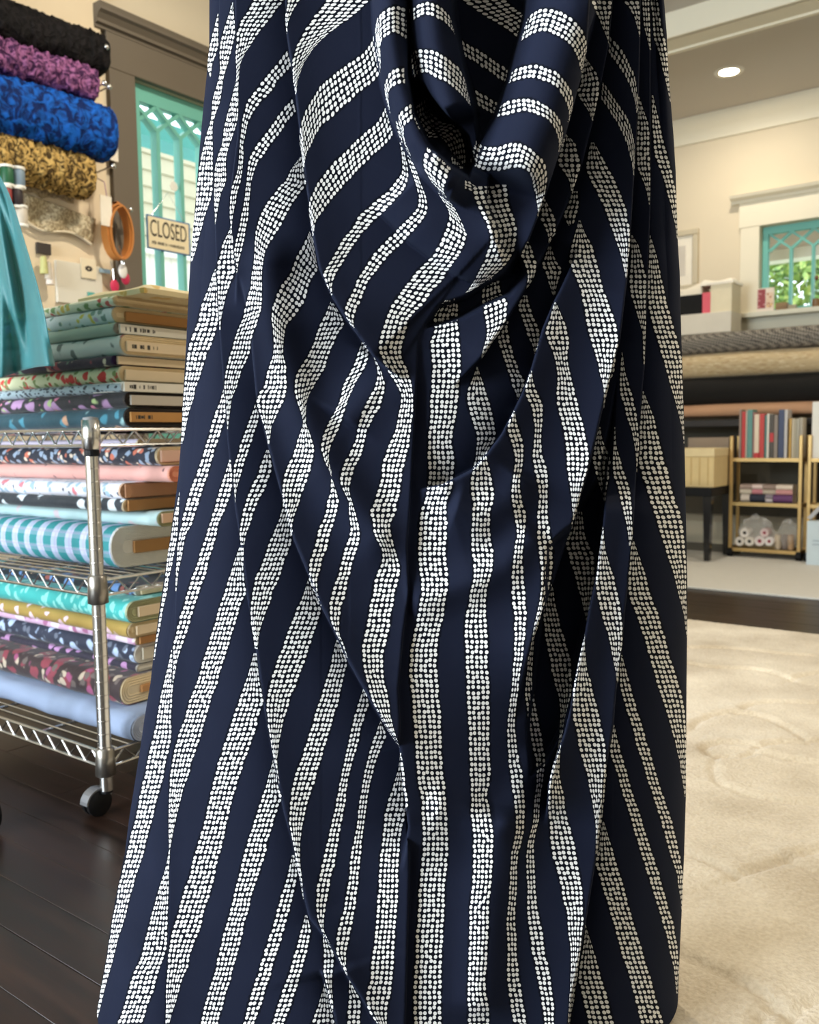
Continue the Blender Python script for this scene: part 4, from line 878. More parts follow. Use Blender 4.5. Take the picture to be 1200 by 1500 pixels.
bl = ['thin taupe book at the end of the row', 'bright red book beside the thin taupe one', 'thin cream booklet between the red and teal books', 'thick teal book with a flat spine', 'thin dusty rose booklet beside the teal book', 'cream book with a red foot band', 'scarlet book beside the cream one', 'thin dark teal booklet', 'white book between teal booklet and grey book',
      'charcoal book with a red band on its spine', 'grey patterned book', 'tall navy book', 'pale grey book beside the navy one', 'short mustard booklet', 'short cream booklet beside the mustard one', 'short putty grey booklet', 'short light grey booklet', 'short grey-brown booklet', 'short beige booklet at the far end of the row']
Z0 = zsh-.0005
for (x0, x1, yt, c), lab in zip(books, bl):
    yy = CY[0]+.012+rng.uniform(0, .012); xa, xb = float(onY(x0, 640, yy)[0]), float(onY(x1, 640, yy)[0]); zt_ = float(onY((x0+x1)/2, yt, yy)[2])
    if xb > C1-.0165: xb = C1-.0165
    if xa < C0+.012: xa = C0+.012
    t = thing('book', ((xa+xb)/2, yy, Z0), lab+' on the brass trolley', 'book', 'books on the brass trolley')
    dp = .092 if zt_ > .84 else .085
    MB().box(xa+.0006, xb-.0006, yy, yy+dp, Z0, zt_).make('cover', plain(S(*c), .55, var=.08, scale=25), t, bevel=.0015)
    MB().box(xa+.002, xb-.002, yy+.004, yy+dp+.002, Z0+.004, zt_+.0006).make('pages', M_paper, t)
    if 'band' in lab: MB().box(xa+.0004, xb-.0004, yy-.0006, yy+.02, Z0+(.0 if 'foot' in lab else .09), Z0+(.03 if 'foot' in lab else .14)).make('spine_band', plain(S(196, 50, 50), .5), t)
# middle shelf: fabric packets
def packet(px0, px1, py0, py1, c, label, z0, dep=.10, layers=((226, 220, 210),), y=None):
    y = CY[0]+.012 if y is None else y
    xa, xb = float(onY(px0, 720, y)[0]), float(onY(px1, 720, y)[0]); zt_ = z0+(py1-py0)*.0043
    t = thing('fabric_packet', ((xa+xb)/2, y, z0), label, 'fabric packet', 'folded fabric packets on the brass trolley'); n = len(c)
    for k, cc in enumerate(c):
        za, zb = z0+(zt_-z0)*k/n, z0+(zt_-z0)*(k+1)/n
        loft([[(x, p, q) for p, q in stadium(y, y+dep, za, zb)] for x in np.linspace(xa, xb, 4)]).make('fold', plain(S(*cc), .8, var=.12, scale=30), t, smooth=True)
    for x, d in ((xa, 1), (xb, -1)): loft([[(x, p, q) for p, q in stadium(y, y+dep, z0, zt_)], [(x+d*.003, p, q) for p, q in stadium(y+.01, y+dep-.01, z0+.004, zt_-.004)]], True).make('edge', plain(S(206, 196, 186), .8), t)
    return zt_
zm = .3245
za = packet(1085, 1098, 723, 734, [(206, 196, 186)], 'folded cream packet low on the middle shelf', zm)
packet(1098.5, 1121, 723, 734, [(46, 50, 66)], 'folded dark navy packet low on the middle shelf', zm)
packet(1121.5, 1132, 723, 734, [(196, 190, 196), (150, 140, 150)], 'folded grey striped packet low on the middle shelf', zm)
packet(1132.5, 1161, 723, 734, [(110, 70, 116)], 'folded purple packet low on the middle shelf', zm)
packet(1084, 1101, 709, 722, [(206, 196, 180), (170, 150, 140)], 'rolled beige packet on top of the cream and navy ones', za-.001)
packet(1101.5, 1117, 709, 722, [(196, 130, 140), (226, 206, 200)], 'rolled rose and white packet on top of the navy one', za-.001)
packet(1117.5, 1136, 709, 722, [(190, 176, 160), (160, 140, 130)], 'rolled oatmeal packet on top of the striped one', za-.001)
packet(1136.5, 1161, 709, 722, [(206, 150, 150), (232, 216, 200)], 'rolled pink and cream packet on top of the purple one', za-.001)
# bottom shelf: ribbon rolls in clear bags
zbm = .0645
def ribbon_roll(px_, py_, rpx, c, cc, label):
    y = CY[0]+.02; q = onY(px_, py_, y); R = rpx*.0043; t = thing('ribbon_roll', (q[0], y, q[2]-R), label, 'ribbon roll', 'ribbon rolls on the bottom shelf')
    MB().lathe((q[0], y, q[2]), [(R*.32, 0), (R*.9, -.003), (R, .004), (R, .075), (R*.32, .08)], 26, 'y').make('ribbon', plain(S(*c), .5, var=.06, scale=60), t, smooth='auto')
    MB().lathe((q[0], y, q[2]), [(R*.33, -.002), (R*.22, -.002), (R*.20, .05), (R*.33, .08)], 20, 'y').make('core', plain(S(*cc), .7), t, smooth='auto')
zr = lambda r_: 0
for a_ in ((1083.5, 793, 6.4, (230, 224, 218), (40, 36, 36), 'white ribbon roll with dark core at the end of the bottom shelf'), (1098, 793, 6.6, (226, 220, 212), (50, 46, 46), 'second white ribbon roll with dark core'), (1113, 792.5, 7, (232, 222, 220), (196, 60, 90), 'white ribbon roll with pink core'), (1127, 793, 6.2, (232, 226, 224), (206, 90, 110), 'white ribbon roll with rose core'), (1091, 780.5, 6.6, (232, 226, 220), (40, 36, 36), 'white ribbon roll lying on the two with dark cores'), (1120, 780.5, 6, (222, 200, 200), (206, 70, 100), 'pale pink ribbon roll lying on the two with pink cores')):
    ribbon_roll(*a_)
def bag(px0, px1, py0, py1, seed, label):
    r = np.random.RandomState(seed); y = CY[0]+.012; a, b = onY(px0, 780, y), onY(px1, 780, y); h = (py1-py0)*.0043; n = 20; c = ((a[0]+b[0])/2, y+.06, zbm+h/2); mb = MB().ball(c, 1.0, 12, ((b[0]-a[0])/2, .055, h/2))
    mb.v = [tuple(np.array(c)+(np.array(v)-np.array(c))*(1+.10*r.normal()*(v[2] > zbm+.02))) for v in mb.v]; mb.v = [(x, y_, max(z, zbm)) for x, y_, z in mb.v]
    return mb.make('clear_bag', bagm, smooth=False, label=label, cat='bag', group='clear bags of ribbon on the bottom shelf')
bagm = bpy.data.materials.new('clear_film'); bagm.use_nodes = True
_n = bagm.node_tree; _b = _n.nodes['Principled BSDF']; _b.inputs['Base Color'].default_value = (.85, .83, .8, 1); _b.inputs['Roughness'].default_value = .2
_t = N(_n, 'ShaderNodeBsdfTransparent'); _m = N(_n, 'ShaderNodeMixShader'); _m.inputs[0].default_value = .22; _n.links.new(_t.outputs[0], _m.inputs[1]); _n.links.new(_b.outputs[0], _m.inputs[2]); _n.links.new(_m.outputs[0], _n.nodes['Material Output'].inputs[0])
bag(1136, 1166, 762, 799, 1, 'clear crinkled bag of beige trimmings at the end of the bottom shelf')
bag(1079, 1129, 758, 799, 2, 'clear crinkled bag drawn over the white ribbon rolls')
for k, (px_, c) in enumerate(((1140, (206, 190, 166)), (1150, (130, 116, 110)), (1159, (196, 160, 120)))):
    q = onY(px_, 790, CY[0]+.06); MB().lathe((q[0], q[1], zbm), [(0, 0), (.016, 0), (.018, .02), (.018, .08), (0, .085)], 14).make('trimming_spool', plain(S(*c), .7, var=.2, scale=60), smooth='auto', label=('beige', 'grey-brown', 'tan')[k]+' trimming spool inside the clear bag', cat='spool')
# second trolley: white boxes, sloping folder, pale blue box on the rug
block(1189.5, 1225, 588, 668, CY[0]+.012, .10, M_white, 'white_box', 'tall white box on the top shelf of the second trolley', 'box', z0=zsh-.0005)
fx = float(onY(1183, 750, 5.06)[0])
MB().add([(fx, 5.05, .26), (fx+.02, 5.05, .25), (fx+.16, 5.10, .42), (fx+.145, 5.10, .43), (fx, 5.062, .26), (fx+.02, 5.062, .25), (fx+.16, 5.112, .42), (fx+.145, 5.112, .43)], [(0, 1, 2, 3), (7, 6, 5, 4), (0, 4, 5, 1), (1, 5, 6, 2), (2, 6, 7, 3), (3, 7, 4, 0)]).make('folder', plain(S(176, 178, 184), .6), label='grey folder leaning on the pale blue box', cat='folder', bevel=.002)
bb = thing('paper_box', tuple(onY(1195, 815, 5.0)), 'pale blue flat-fronted paper box standing on the rug by the second trolley', 'box')
p0 = onY(1182, 780, 5.02); zt_ = float(onY(1195, 764, 5.02)[2])
MB().box(float(p0[0]), float(p0[0])+.24, 5.02, 5.10, RZ-.001, zt_).make('body', plain(S(206, 222, 232), .7), bb, bevel=.002)
for k in range(2): MB().box(float(p0[0])+.03, float(p0[0])+.14, 5.018, 5.021, .12+k*.02, .124+k*.02).make('printed_line', plain(S(150, 170, 186), .7), bb)
# ------------------------------------------------------------------ the draped cloth
# Printed bands, each a run of cross-sections: "y,xl,xr" or "xl,yl,xr,yr" (photo pixels, laid onto the cloth below), first number = dot rows
BANDS = '''
3| 20,319,320 40,314,320 55,310,320 70,306.5,320 83,305,315 100,303.5,310 113,308,309
5| 2,340,341.5 17,336.7,342.5 33,331,344 50,326,345 67,322.5,341 83,321.3,336.7 100,322.5,331.7 117,320,327 133,315,325 150,311,322 167,310,316 180,308,312 200,301.5,311.5 217,297.5,312 233,294,312 250,291,312.5 267,289,312 283,287.5,311 300,286.7,306 317,285,300 333,282.5,296 350,281,291 367,280,286.7 383,279.7,281.5
6| 382,-20,430,-20 370,0,416,0 360,20,404,17 351.7,33,390,35 346.7,50,378,50 345.5,75,368,66 345.5,92,358,80 346.5,100,353,92 346,117,350,110 343.5,127,349,125 340,142,349.3,142 335,160,349,160 331,175,348,175 327.5,193,343,193 325,213,336,213 320,225,332.5,225 316.7,238,331,238 314,250,331.5,250 314,267,331,267 314,283,324,283 314,300,320,300 315,317,317.5,317 315,328,315.6,328
3| 420,73,427,98 410,88,418,108 397,103,408,117 383,120,400,132 372,135,390,142 363,147,378,155 358,163,370,168 355,177,363,182 353,192,360,197 351.5,210,356.5,212 350,225,357,227 348,250,355,250 341.7,267,352.5,267 338,283,348,283 336.7,300,345,300 336.7,317,341,317 338,330,340,330
4| 331,338,339.5 342,334,340 350,329,341.7 367,323.5,342 383,319,343.5 400,317,345.5 408,318,341.7 417,318.5,337.5 433,319,331.7 450,320,327.5 467,321,324 483,321.5,323
3| 428,143,434,165 420,153,425,173 408,168,417,185 395,187,405,202 382,203,395,215 372,218,387,227 365,233,378,238 362,250,373,250 361,267,368,267 359,283,366.7,283 356.7,300,365,300 353,317,364,317 350,333,361,333 346,350,358,350 343,367,354,367 343.5,383,350,383 345.5,400,347.5,400
6| 490,-18,565,-18 478,0,540,3 468,13,527,15 457,28,513,27 447,43,498,37 437,62,487,45 431,78,473,57 428,93,462,68 428.3,107,452,82 429,115,445,93 430,122,440,107 432,131,436,120 433,142,434.5,135
3| -10,424,445 0,422,439 10,420,433 20,418,427.5 30,417.7,423 40,418.7,421 50,420,421
6| 602,13,595,57 587,10,587,52 577,7.5,577,48 567,12,568,52 558,18,560,58 552.5,28,557,68 550,40,557.5,83 548,52,557.5,100 543,62,557,107 532,77,543,123 517,88,530,133 503,98,517,145 490,108,502,158 478,117,487,172 467,128,473,183 457,145,463,198 448,160,457,212 442.5,175,452,220 439,192,449,227 438.7,208,447.5,233 441,223,446,240 443.5,240,445.5,247
3| 605,12,606,30 612,7,613,26 622,2.5,622,22 632,2.5,632,23 642,7,642,27.5 650,13,650,32.5 658,22,658,40 663,33,663,45 667,50,667.5,53
5| 600,80,608,115 607,73,612,110 618,71,620,107 630,72.5,630,109 642,76,640,115 653,82,652,120 663,90,662,127 673,100,670,133 680,113,677,140 685,132,683,147 690,153,689,155
6| 627,143,605,160 631,162,607,175 640,172,612,187 653,180,622,200 667,182,633,202 675,192,647,205 679,205,657,215 682,220,660,225 683,233,661,237 682,247,662,250
5| 735,-12,665,-8 743,0,690,10 753,10,705,20 763,18,720,30 772,27,740,42 773,36,753,52 773,45,762,58
5| 773,27,764,60 783,17,775,53 797,12,787,47 810,12.5,798,46 822,17,810,50 833,23,820,55 845,32,828,60 853,43,837,68 859,57,843,78 860,72,848,90 857,85,851,103 853,103,853,107
3| 670,53,675,82 685,63,690,88 702,73,703,97 717,82,717,105 730,92,730,115 747,103,742,123
3| 750,105,744,123 760,98,757,118 773,95,770,115 787,94,783,115 798,97.5,793,117.5 810,102,807,122.5 820,108,817,130 828,118,825,142 835,128,830,153 840,142,833,163 839,157,834,173 833,180,834,182
3| 683,123,690,148 698,132,703,157 713,140,715,163 728,150,725,170
3| 732,155,728,171 743,148,743,169 757,145,757,165 768,143,770,163 783,145,783,167 793,151,795,171 805,157,805,178 813,165,813,190 820,175,817.5,202 825,190,819,213 824,205,818,225 818,228,817.5,232
5| 698,206,688,238 708,214,698,246 730,214,720,251 750,209,740,250 764,209,756,246 778,218,768,248 790,228,778,258 798,238,780,268 802,252,781,275 801,270,784,282 798,288,786,293 793,303,788,305 789,317,788.5,318
3| 592,98,593,122 580,100,583,123 572,105,575,128 567,113,570,133 563.7,123,569,142 564,135,571,160 565,145,575,180
5| 564,157,576,197 557,172,567,210 543,187,553,222 528,200,540,235 515,212,523,252 502,225,513,263 487,238,503,273 477,252,495,283 468,263,485,293 460,278,477,305 454,292,468,317 452,305,462.5,327 454,322,460,337 457.5,343,458.5,348
3| 602,152,605,175 592,158,596,181 585,165,592,187 584,180,592,200 588,195,595,212 594,215,601,225 598,235,606,240 602,250,611,252 608,267,618,272 613,287,624,288 613,298,626.5,302 609,308,625,312 602,315,618,324 590,327,607,337 578,340,592,354 565,352,580,365 553,365,570,375 543,377,560,387 532,395,550,400 523,410,540,413 517,425,533,430 510,437,528,443 506,448,522,455 504,458,519,465 508,468,518,475 515,477,520,483 525,492,526,494
3| 580,178,583,180 584,200,588,200 588,225,593,225 589,243,598,248 588,252,598,260 578,267,593,277 567,280,585,287 553,290,575,298 540,303,565,308 528,313,553,320 520,325,543,330 512,338,533,340 502,350,523,353 493,365,515,365 487,377,508,375 478,392,502,387 473,400,495,398 475,410,490,408 480,422,487,417 486,435,487,434
5| 626,216,661,247 620,232,656,258 620,246,652,272 628,260,650,278 638,276,656,292 646,290,666,304 655,305,674,320 658,316,681,336 655,330,684,345 650,340,681,358 643,358,675,370 630,378,667,382 613,393,657,397 600,410,648,412 590,423,630,431 582,433,620,447 573,447,608,457 567,460,600,467 562,477,597,478 556,497,593,497 555,513,589,513 560,527,591,527 567,542,598,542 577,558,602,558 586,573,605,573 587,590,606,590 583,607,605,607 581,623,603,623 573,643,601,643 565,663,598,663 559,683,592,683 558,700,589,700 552,722,587,722 545,740,582,740 542,750,581,750 546,767,573,767 548,783,574,783 557,800,578,800 560,817,583,817 555,833,587,833 548,850,584,850 546,867,580,867 542,883,577,883 539,900,574,900 536,917,572,917 532,933,569,933 530,950,564,950 531,967,562,967 533,983,562,983 538,1000,564,1000 542,1017,569,1017 548,1033,571,1033 556,1050,573,1050 566,1067,577,1067 577,1083,582,1083 585,1095,586,1096
6| 692,275,742,270 694,285,744,280 697,295,745,290 707,317,751,312 715,335,757,330 718,350,758,345 715,365,754,365 709,382,748,380 701,397,732,397 694,412,715,410 684,427,696,423 680,432,682,431
3| 681,263,681,277 690,267,692,280 698,273,700,277
5| 708,412,732,402 707,425,733,418 706,440,735,430 708,450,742,437 710,465,743,452 713,480,742,470 713,490,733,487 711,500,723,500 708,512,715,512 705,525,706,526
3| 470,734,745 487,728,745 500,730,748 517,735,752 533,740,758 547,745,762 555,747,769 565,750,768 577,756,763 585,758,759
6| 652,440,670,438 642,450,672,452 634,463,672,462 635,475,671,472 636,484,672,478 632,494,673,490 630,502,674,500 631,517,675,517 632.5,533,676,533 632.5,550,675,550 631.7,567,674,567 630,583,672.5,583 629.7,600,670,600 629,617,668,617 626.7,633,664,633 626.7,650,663,650 626,667,666.7,667 627.5,683,666.7,683 626.7,700,665,700 625,717,663,717 622,730,657,730 616,750,655,750 613,767,656,767 613,783,655,783 612,800,655,800 612.5,817,654,817 614,833,656,833 616,850,657,850 617,867,656,867 614,883,653,883 611,900,651,900 608,917,647,917 605,933,644,933 601,950,642,950 600,967,641,967 599,983,641,983 600,1000,643,1000 602,1017,643,1017 604,1050,647,1050 607,1083,647.5,1083 609,1117,649,1117 612,1150,652.5,1150 616,1167,654,1167 617.5,1200,656,1200 619,1233,657,1233 618,1250,657,1250 615,1283,654,1283 613,1300,653,1300 612,1333,652,1333 609,1367,650,1367 608,1400,648,1400 606,1433,647.5,1433 605,1467,647,1467 606,1500,647.5,1500 606,1620,648,1620
5| 538,698,700 550,694,704 563,688,709 577,684,713 590,683.5,718 605,688,722 622,693,725 637,698,727.5 645,698.5,726 655,698,719 667,697,713 680,694,716 700,689.5,721 720,689,724 733,691.5,723.5 750,692,719 767,691,719 783,690,719 800,690,722 817,692,724 833,693,722 850,692,718 867,688,714 883,686,713 900,682,713 917,680,714 933,680,716 950,681,716 983,682,716 1000,683,718 1033,684,718 1067,686,718 1100,687,718 1133,688,719 1150,689,717.5 1167,690,714 1183,689,718 1200,690,720 1217,692,723 1233,692.5,724 1250,692.5,723 1275,692.5,722 1300,691,720 1325,688,717.5 1350,687,717 1375,687,716 1400,686,715 1425,685,713 1450,684,712.5 1475,685,717 1500,685,718 1620,684,718
3| 600,753,754 613,747,756 627,742,761 637,744,764 647,748,766 660,752,768 677,754,767 693,752,764 707,750,762 717,749,763 733,749,765 750,752,771 767,755,771 783,757,769 800,754,767.5 817,752,766 833,750,767 850,749,768 867,749,770 883,750,771 900,752.5,772 917,753,771 933,753,770 950,753,767.5 967,752,766 983,751,763 1000,750,761 1033,746,757.5 1067,743,755 1083,743,757 1100,744,759 1117,745,762 1133,747,766 1150,749,767.5 1167,752,769 1183,754,770 1200,755,769 1217,755,768 1233,752,765 1250,749,760 1275,747,758 1300,746,758 1325,744,756 1350,742,755 1375,742.5,757.5 1400,743,758 1425,742.5,761 1442,743,763 1467,747,767 1500,752,773 1620,765,788
3| 542,777,779 555,773,781 567,768.5,784 577,769,789 587,774,794 600,779,796 617,782,795 633,783,793.5 648,782,793.5 663,780,795 677,780,798 690,783,803 705,786,804 718,789,803 735,789,803 750,787,803 767,787,805 783,787,807.5 800,787.5,810 817,790,811 833,792,810 850,792.5,808 863,792,805 880,790,800 900,786,793 917,782.5,789 933,780,783 950,777,782 967,773,781 983,772,780 1000,770,780 1017,769,782.5 1033,771,785 1050,772.5,789 1067,775,792 1083,778,795 1100,781,798 1117,785,799 1133,786,797.5 1150,786,795 1167,783,792.5 1183,782,791 1200,781,790 1217,778,786 1233,773,783 1250,771,782.5 1275,771,784 1300,772,785 1325,772,787.5 1350,773,792.5 1375,776,797 1400,780,800 1417,784,805 1433,787,807.5 1450,790,809 1467,793,812 1500,797,812 1620,806,820
5| 855,802,808 867,797,812 883,794,814 900,795,818 917,797,822 933,797.5,827.5 950,802,832 967,805,837 983,807.5,838 1000,812,838 1017,817,837 1033,820,833 1050,821,828 1067,820,825 1083,819,823 1100,816,821 1117,811,820 1133,807,820 1150,804,823 1167,803,827 1183,803,829 1200,804,832 1217,805,837.5 1233,806,841 1250,808,845 1267,813,847.5 1283,817,851 1300,822,853 1317,824,855 1333,829,855 1350,831,855 1367,832.5,853 1383,835,852 1400,836,850 1417,836,847.5 1433,836,846 1450,835,843 1467,834,841 1483,833,837.5 1500,832,835
3| 292,795,799 308,793,808 325,793,815 333,798,815 342,802,815 350,804,808 357,804,806
4| 362,803,808 375,798,812 387,794,818 395,797,824 407,801,820 420,806,816 433,810,813
3| 353,773,774 363,767,779 373,762,782 387,768,787 397,772,786 410,773,781 423,771,772
3| 432,767,772 448,758,777 463,763,782 478,768,788 492,773,792 500,777,790 510,781,788 518,783,784
5| 442,813,814 455,808,820 468,805,826 480,800,831 492,799,833 500,802,834 517,810,832.5 533,814,832.5 550,816,837 567,816,841 583,815,845 600,817.5,849 617,822,854 633,825,857.5 650,828,861 667,829,864 683,830,862.5 700,832.5,857.5 717,835,853 733,837.5,849 750,839,845 757,840,842
6| 322,848,850 340,843,857 360,837,868 380,833,874 395,837,878 410,844,881 428,851,886 445,854,893 460,856.5,898 475,859,903 490,862,906 500,866,907 517,871,903 533,876,902 550,879,898 558,882,893 567,884,892 583,885,888 600,884,885
3| 280,838,847 300,832,848 315,826,845 330,832,840
5| 208,866,870 225,861,880 240,859,888 250,858,894 258,862,898 272,869,905 288,877,911 303,884,917 320,890,920 335,896,923 350,901,923.5 365,907,923 380,911,920 393,914,920 408,917,918.5
4| -10,862,895 0,866,896 13,870,897 27,877,894 40,882,892.5 52,888,892 63,891.5,892
3| 893,53,892,78 907,67,900,90 917,82,910,103 923,95,918,117 930,110,925,132 933,128,930,148 935,150,932,160 934,167,933,168
4| 883,118,881,147 893,132,892,162 903,147,902,177 913,162,910,193 922,178,918,210 927,195,923,228 930,212,927,247 930,235,928.5,258
5| 857,87,858,85 852,105,870,100 850,123,878,117 845,138,878,137 853,150,875,150 862,163,872,163 868,177,869,175
4| 197,828,830 210,823,843 223,820,847 235,817,851 245,820,851 250,823,849 260,831,846 272,836,842 285,837,838
3| -10,908,938 0,912,938 10,920,938 23,928,938 37,933,938 53,937,938
3| -10,940,951 0,940,952 22,942,952.5 37,943,953 55,948,953 72,952,954
3| -10,953,963 0,953,964 20,955,967 40,957,970 55,958,974 70,963,977 90,968,979 110,973,980 130,978,981 150,982,983
4| 142,935,937 163,934.5,944 180,934,950 200,933,952.5 225,932,952.5 250,935,953 267,943,953 283,948,952.5 300,951,952
3| 140,955,957 165,955,963 185,955,968 205,957,972 222,958,977 240,963,982 250,968,985 267,973,988 283,977,991 300,982.5,992 317,986,992 333,990,992.5 352,992,993
4| 345,925,927 360,925,936 375,924.5,940 392,923,944 408,922,948 425,922,948 440,927,947 457,932,946.7 475,938,946.7 490,942,946 500,942,945.5 533,943,944.5
5| 345,952,953 370,951,961 390,950,966 410,949,970 430,948.5,975 450,950,979 467,953,985 485,958,989 500,963,994 517,968,997.5 533,973,1000 550,978,1000 567,983,1001 583,988,1001 600,992.5,1001.5 617,997,1002 633,1000,1002.5 650,1002,1002.8
3| 517,911,912 547,908.5,917 563,908,922 578,909,926.7 592,913,930 607,917,933 623,922.5,935 640,927,936 655,930,936.5 670,932,935 693,932.5,933.5
5| 573,941.5,943 593,940,951 610,938,958 630,937,963 645,936,967 660,935,971 677,935,975 690,938,979 705,943,983 722,948.5,987 735,952,990 750,957.5,997 767,962.5,1001 783,968,1002.5 800,973,1004 817,978,1005 833,984,1006 850,989,1006 867,993,1006 883,997.5,1006 900,1002,1006.5 917,1004,1006.7 933,1006,1006.9
4| 625,878,880 647,872,884 660,869,891 670,868,895 685,870,894 703,875,892 718,880,889 735,885,887
3| 625,900,901.5 652,899,903 675,897,910 692,897.5,915 707,902,920 723,907,925 747,912,926 767,917,927 783,920,927.5 800,922,924
5| 787,925,927 810,924,935 828,922,941.5 845,920,947 860,920,951 872,920,955 885,925,959 898,931,965 913,936,969 930,942,974 948,947,979 965,952,983 983,958,990 1000,962,995 1017,968,999 1033,973,1002.5 1050,978,1004 1067,983,1005 1083,988,1006 1100,992,1006 1117,996,1006 1133,998,1005.5 1150,1001,1005 1167,1003,1004.5
5| 750,840,853 778,835,857 795,829,862 812,832,870 833,838,872 850,843,871 867,848,868 883,853,865 900,857,861 910,859,860
5| 771,882,884 803,878,887 825,875,893 845,872,900 862,873,904 880,876.5,908 897,880,911 913,885,912 928,890,912.5 945,894,912 965,898,908 983,902,907 1000,904,906
6| 927,856.5,857 947,852,857 970,847,859 990,843,863 1000,840,867 1017,839,870 1033,838,875 1050,839,879 1067,842.5,882.5 1083,846,886 1100,849,888 1117,854,889 1133,859,889 1150,862.5,887.5 1167,866,886 1183,869,884 1200,872,882.5 1217,873,879 1233,873,877.5 1250,873,876
3| 958,909,911 975,908,916 990,908,920 1003,908,924 1022,913,929 1043,918,935 1062,925,942 1083,930,947 1100,935,953 1120,942,958 1138,947,963 1153,952,968 1173,958,975 1193,965,982 1210,970,987 1228,975,991 1250,981,996 1267,987,999 1283,992,1001 1300,994,1000.5 1317,997.5,1000 1333,998.5,999.2
3| 1062,899,900 1082,896,905 1100,893,910 1118,898,915 1135,905,920 1150,908,924 1167,913,929 1187,920,937 1205,925,942 1222,930,947 1248,938,956 1267,944,962.5 1283,949,967.5 1300,954,972 1317,960,977 1333,965,981 1350,970,987 1367,975,989 1383,979,992.5 1400,982.5,994 1417,987,995 1433,989,994 1455,991,993
5| 1198,881,883 1220,879,890 1248,875,899 1267,872.5,905 1283,877.5,910 1300,882.5,915 1317,887.5,919 1333,892,923 1350,897.5,929 1367,902,934 1383,907,939 1400,911,944 1417,917,949 1433,922,954 1450,927,959 1467,931,963 1483,935,968 1500,939,972.5 1560,955,985
5| 1356,857.5,858.5 1377,856,865 1398,852,872 1420,848,878 1437,847,883 1452,851,888 1470,855,893 1492,860,898 1500,862,900 1620,890,935
5| 393,316,317 400,312.5,317.5 417,307,318 433,301,319 450,294,320 467,290,321 483,285,317 500,278,312 517,275,304 533,272.5,299 550,271,294 567,270,287 583,268,284 600,267.5,278 617,267,274 633,266,271 650,265,267.5
6| 432,240,443,228 425,250,445,250 418,265,448,273 410,272,438,285 400,285,430,297 390,298,422,310 382,312,413,328 377,327,403,345 374,343,393,360 373,360,388,372 372,380,386,383 369,400,384,400 366.7,422,384,425 360,443,384,443 357,460,383,453 350,478,378,470 342.5,500,368,500 337.5,517,366,517 333,533,359,533 330,550,352,550 328,567,347,567 331,583,340,583 331.7,600,337.5,600 332.5,617,335,617 333,628,334,628
3| 572,327,330 593,320,331 610,313,331.5 630,308,325 648,302,319 667,297,313 685,291,308 705,283.5,302 723,277,296 750,269.5,287 767,266,282 783,262.5,273 800,260,269 817,259,266 833,258,262 850,257.5,260 867,257,258
3| 722,262.5,263 740,259,262 750,256,262 767,253,261 783,251,260 800,247.5,257.5 817,245,254 833,243,251 850,241.7,246.7 867,239,245 883,236.7,241 900,234,237.5 917,231.7,235 933,229,231.7 967,225,226
6| 453,338,459,352 448,350,464,385 440,365,466,395 433,378,460,403 425,400,453,418 415,413,447,440 407,427,440,453 402,440,430,465 398,455,420,478 397.5,470,418,490 400,485,416,498 400.5,500,416,502 400,520,415,520 393,538,420,538 390,547,420,547 386,567,421,567 380,575,419.5,575 375,590,415,590 378,600,410,600 382,612,404,612 387,625,398,625 391,640,396,640 392.5,652,394,652
3| 587,375,378 600,371,380 617,364,379 635,357,373 650,352,368 667,347.5,362 680,343,358 695,341.5,354 708,342,349 722,343.5,346 735,344.5,345
3| 673,336,338 692,330,340 712,323,341 733,317,335 750,312,329 767,307,321 783,302,318 800,296,313 817,291,307.5 833,286,304 850,279,299 867,274,292.5 883,270,287.5 900,264,282 917,260,277 933,256,272 950,253,266 967,254,260 983,253,257 1000,253,254
5| 952,251,254 972,247,254 993,241.5,253.5 1000,240,254 1017,236,252.5 1033,233,252 1050,230,251 1067,227,251 1083,223,251 1100,218,247.5 1117,215,243 1133,212,241 1150,207.5,237 1167,204,232 1183,201,228 1200,197.5,224 1217,193,219 1233,189,215 1250,185,211 1267,181,205 1283,177.5,200 1300,173,195 1317,171,190 1333,167.5,186 1350,164,182 1367,162,176 1383,159,171 1400,157,167 1417,154,162.5 1433,151,158 1450,147.5,153 1467,145,149 1483,142,145 1500,139.5,141
3| 660,390,394 680,381,399 697,376,396 710,369,391 725,363,384 738,359,377 750,355,372.5 767,352.5,367 783,351,361 797,352.5,358
6| 803,350,357 817,345,357 833,340,357 853,333,359 867,329,361 885,322,354 900,318,349 917,313,344 933,308,339 952,302,334 970,296,328 990,291,321 1000,288,320 1017,281,312 1033,275,307.5 1050,271,302.5 1067,265,297.5 1083,259,293 1100,255,287 1117,252,281 1133,249,278 1150,248,271 1167,247.5,266 1183,247,262 1200,247,258 1217,247,254 1233,247.5,251 1248,248,248.5
6| 484,443,489,445 477,458,500,463 470,472,505,472 463,490,497,487 460,500,491,500 452,517,482,520 440,537,477,538 433,550,470,550 431,567,463,562 433,583,455,575 440,602,450,587 443,612,448,605 444,622,449,622 438,637,455,637 432,658,461,658 425,675,459,675 418,690,455,690 414,705,450,705 412.5,722,443,722 414,738,438,738 412,750,434,750 406,767,429,767 399,783,429,783 392,800,426,800 386,817,419,817 380,833,414,833 372.5,850,408,850 370,867,400,867 367,883,396,883 367,900,389,900 368,917,383,917 371,933,379,933 373,950,377.5,950
